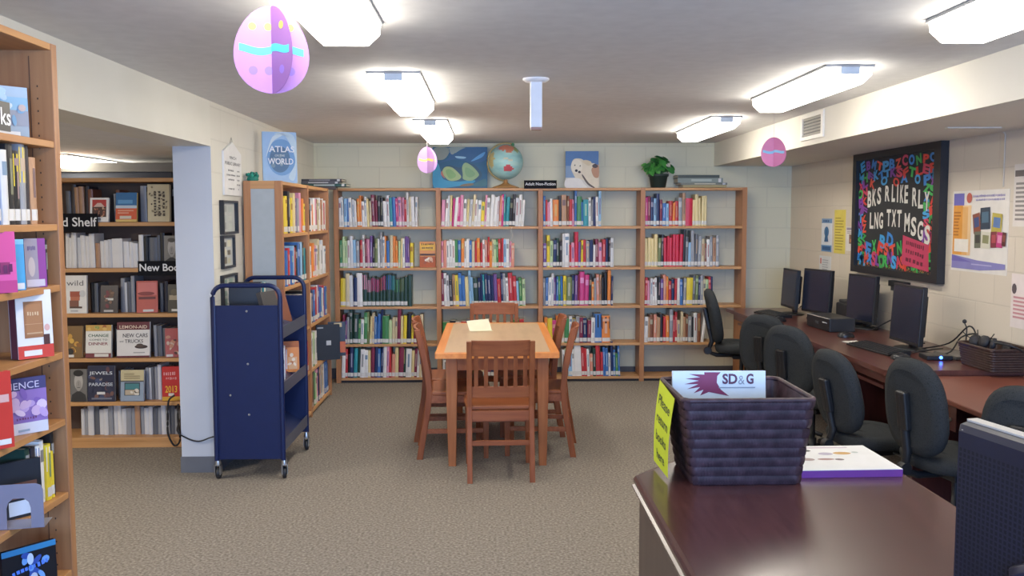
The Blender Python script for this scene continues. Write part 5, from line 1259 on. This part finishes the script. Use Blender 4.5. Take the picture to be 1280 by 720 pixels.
def arcword(st, x0, x1, yfun, sz, hs=1):
    n = len(st); b = MB()
    for i, c in enumerate(st):
        if c == ' ': continue
        u = x0+(x1-x0)*(i+.5)/n; b.text(fr, c, u*Wd, yfun(u)*Hd, sz*Hd, WH, .0030, (x1-x0)/n*Wd*(.26 if c == 'I' else .80), .03, -(yfun(u-.02)-yfun(u+.02))*-6*.05)
    b.build('word_lettering', t)
arcword('BKS', .13, .335, lambda u: .63+.2*(u-.16), .155)
arcword('R', .375, .45, lambda u: .675, .14)
arcword('LIKE', .465, .68, lambda u: .675-.1*(u-.5), .155)
arcword('RLY', .72, .93, lambda u: .635-.28*(u-.75), .155)
arcword('LNG', .17, .37, lambda u: .43+.02*(u-.2), .15)
arcword('TXT', .405, .61, lambda u: .455-.05*(u-.5), .15)
arcword('MSGS', .635, .95, lambda u: .425-.42*(u-.66), .16)
b = MB(); b.poly(fr, [(.62*Wd, .06*Hd), (.94*Wd, .02*Hd), (.93*Wd, .24*Hd), (.63*Wd, .31*Hd)], 'c23a5c', .0036)
for k, (a_, c_) in enumerate((('GOOD BOOKS', .23), ('READ ONE', .16), ('TODAY', .09))): b.smear(fr, len(a_), .78*Wd, c_*Hd, .04*Hd, '6a2034', .0042, .22*Wd, k, -.12)
b.build('red_card', t)['label'] = 'crimson card with dark lettering'
# library poster
def paper(name, label, y0, y1, z0, z1, base, draw, cat='poster', off=.002):
    b = MB(); w, h = y1-y0, z1-z0; f = RF(y1, z0, off); b.box(RW-off, RW-.0004, y0, y1, z0, z1, mat(base, .55)); draw(b, f, w, h); return tag(b.build(name), label, cat)
def po(b, f, w, h):
    R_(b, f, w, h, (.02, .22, .82, .97, '6a66b8'), (.02, .20, .20, .82, 'e39a3c'), (.20, .36, .2, .82, 'eec894'), (.20, .30, .2, .8, 'e8b068'))
    b.oval(f, w*.32, h*.91, w*.05, w*.05, 'c05a4a', .003); b.smear(f, 20, w*.67, h*.93, h*.03, '9a92c4', .003, w*.56, 1); b.smear(f, 18, w*.69, h*.885, h*.026, 'a8a2cc', .003, w*.5, 2)
    lines(b, f, w*.04, w*.18, h*.44, h*.76, 8, 'b87028', .003, 4); b.rect(f, w*.06, w*.33, h*.24, h*.40, 'efe9dc', .0032)
    for k, (cx, cy, rw, rh, rot, c, c2) in enumerate(((.47, .60, .13, .24, .18, '8a4a34', '3a4a7a'), (.62, .66, .17, .26, .05, '2c3a4a', '4a6a80'), (.82, .60, .17, .24, -.08, 'b8a848', '5a7ab0'), (.50, .40, .12, .2, .05, '6a6e5c', '3a3a34'), (.64, .40, .16, .2, -.05, 'd8d4c0', '8a8a60'), (.78, .41, .1, .19, .05, '7a2c38', 'b04a50'), (.88, .41, .1, .18, -.06, 'c23a7a', 'e08ab0'), (.95, .42, .06, .16, -.1, '5a2a24', '8a4a3a'))):
        cs, sn = math.cos(rot), math.sin(rot)
        def P_(x, y): return (w*cx+(x*cs-y*sn), h*cy+(x*sn+y*cs))
        b.poly(f, [P_(-rw*w/2, -rh*h/2), P_(rw*w/2, -rh*h/2), P_(rw*w/2, rh*h/2), P_(-rw*w/2, rh*h/2)], c, .0034+.0003*k)
        b.poly(f, [P_(-rw*w*.34, -rh*h*.2), P_(rw*w*.34, -rh*h*.2), P_(rw*w*.34, rh*h*.3), P_(-rw*w*.34, rh*h*.3)], c2, .0035+.0003*k)
    b.poly(f, [(w*.02, h*.03), (w*.55, h*.03), (w*.98, h*.07), (w*.98, h*.13), (w*.5, h*.15), (w*.02, h*.20)], '8480bc', .0032); b.poly(f, [(w*.02, h*.12), (w*.4, h*.12), (w*.02, h*.2)], '6a62b0', .0034)
    lines(b, f, w*.4, w*.95, h*.09, h*.12, 1, 'b0acd4', .004)
paper('poster', 'white poster with orange side bar and pictured devices on the right wall', 5.205, 5.845, 1.245, 1.745, 'e6e1d8', po)
def pb(b, f, w, h):
    R_(b, f, w, h, (0, 1, .86, 1, '7aa0c8'), (0, 1, 0, .2, '6a9ac8'), (.1, .9, .04, .16, '2f5a8a')); b.smear(f, 4, w*.5, h*.93, h*.07, '2a4a7a', .003, w*.6, 3)
    b.oval(f, w*.5, h*.6, w*.22, h*.16, '4a7aa8', .002); b.poly(f, [(w*.3, h*.3), (w*.7, h*.3), (w*.5, h*.75)], '35608c', .003)
def ltext(cols, n, seed, x0=.12, x1=.88, y0=.08, y1=.86):
    return lambda b, f, w, h: lines(b, f, w*x0, w*x1, h*y0, h*y1, n, cols, .002, seed, .4)
paper('notice', 'blue and white notice, leftmost paper on the right wall', 7.92, 8.17, 1.275, 1.565, 'dfe4ea', pb, 'notice')
paper('notice', 'tall yellow paper notice between blue notice and small picture sheet', 7.62, 7.87, 1.27, 1.64, 'e6d35e', ltext('b09a3c', 12, 5), 'notice')
paper('notice', 'small white sheet with brown picture beside the yellow notice', 7.385, 7.60, 1.30, 1.50, 'e4e0da', lambda b, f, w, h: (R_(b, f, w, h, (.05, .95, .86, .96, '9a90a8'), (.3, .72, .3, .68, '7a5a4c'), (.38, .6, .36, .5, 'c88a5a')), lines(b, f, w*.1, w*.9, h*.72, h*.84, 2, 'a09aa0', .002, 2)), 'notice')
paper('notice', 'small pale notice with red mark below the blue notice', 7.93, 8.21, 1.09, 1.235, 'dcdedc', lambda b, f, w, h: (R_(b, f, w, h, (.08, .2, .5, .85, 'c86a60')), lines(b, f, w*.28, w*.9, h*.15, h*.85, 5, 'b0b4b8', .002, 3)), 'notice')
paper('notice', 'white sheet with dark heading at right edge, beside the library poster', 4.92, 5.165, 1.53, 1.88, 'e0d8d0', lambda b, f, w, h: (R_(b, f, w, h, (.04, .96, .80, .90, '6a625e')), lines(b, f, w*.1, w*.92, h*.1, h*.74, 9, '8a827e', .002, 7)), 'notice')
paper('notice', 'white sheet with pink lettering low at right edge of the wall', 4.88, 5.15, .96, 1.265, 'e8dcd6', lambda b, f, w, h: (b.oval(f, w*.12, h*.72, w*.09, h*.1, '5a5054', .002, 9), lines(b, f, w*.1, w*.95, h*.18, h*.62, 6, 'c88a90', .002, 9)), 'notice')
b = MB(); b.tube([(RW-.005, 5.27, 1.755), (RW-.005, 5.27, 2.06), (RW-.02, 5.27, 2.07)], .004, mat('cfc4b2', .6), 6)
tag(b.build('wall_conduit'), 'thin painted conduit running up the right wall above the poster', 'conduit')
p = at(1230, 155, X=2.7)
tag(MB().box(2.50, 2.80, p.y-.0, p.y+.03, 2.068, 2.0745, mat('cfc8ba', .6)).build('cable_cover'), 'thin cream strip under the bulkhead above the poster', 'cable cover')

# ================================================================== hanging paper eggs
def egg(label, px, py, Y, rw, rh, base, dark, cols, rz, plain=False, stripe='4ac8e0'):
    c = at(px, py, Y=Y); t = thing('paper_egg', label, 'decoration', (c.x, Y, c.z), rz, 'hanging paper eggs')
    out = []
    for k in range(40):
        a = 2*PI*k/40; z = math.sin(a)*rh; out.append((rw*math.cos(a)*(1-.13*math.sin(a)), z))
    for k, ang in enumerate((0, -1.03)):
        b = MB(); ca, sa = math.cos(ang), math.sin(ang)
        for sgn in (1, -1):
            f = Frame((0, 0, 0), (ca*sgn, sa*sgn, 0), (0, 0, 1)); mm = mat(base if k == 0 else dark, .7)
            b.poly(f, out, mm, .0006)
            # wavy stripe
            n = 14; lo, hi = [], []
            for i in range(n+1):
                x = -rw*.86+2*rw*.86*i/n; w_ = math.sin(x/rw*5+k)*rh*.05
                lo.append((x, w_-rh*.085)); hi.append((x, w_+rh*.085))
            b.poly(f, lo+hi[::-1], stripe, .0012)
            if not plain:
                for x in (-.5, -.08, .5): b.oval(f, x*rw, rh*.52, rw*.11, rw*.11, cols[0], .0012, 12); b.oval(f, x*rw, -rh*.48, rw*.12, rw*.12, cols[1], .0012, 12)
        b.build('paper_disc', t)
    MB().tube([(0, 0, rh*.98), (0, 0, (2.2125 if Y < 3 else CZ)-c.z)], .0012, mat('d8d0dc'), 4).build('string', t)
egg('large lilac paper egg with cyan stripe hanging at upper left', 339.5, 62.5, 2.6, .1005, .119, 'ac78b8', '8a5c9a', ['c0b050', '8a6ac0'], .25)
egg('small purple paper egg with yellow stripe hanging before the island painting', 534, 200, 8.0, .087, .113, '9a7ab4', 'a07aac', ['c8b050', 'a080c0'], .3, True, 'c8b45a')
egg('small pink paper egg hanging against the right bulkhead', 967, 190, 6.3, .094, .10, 'dc86b0', 'd07aa4', ['e8d0dc', 'd890c0'], .2, True, '8ac8e8')

emit_books(300 - sum(1 for o in bpy.data.objects if o.name.split('.')[0] == 'book'))
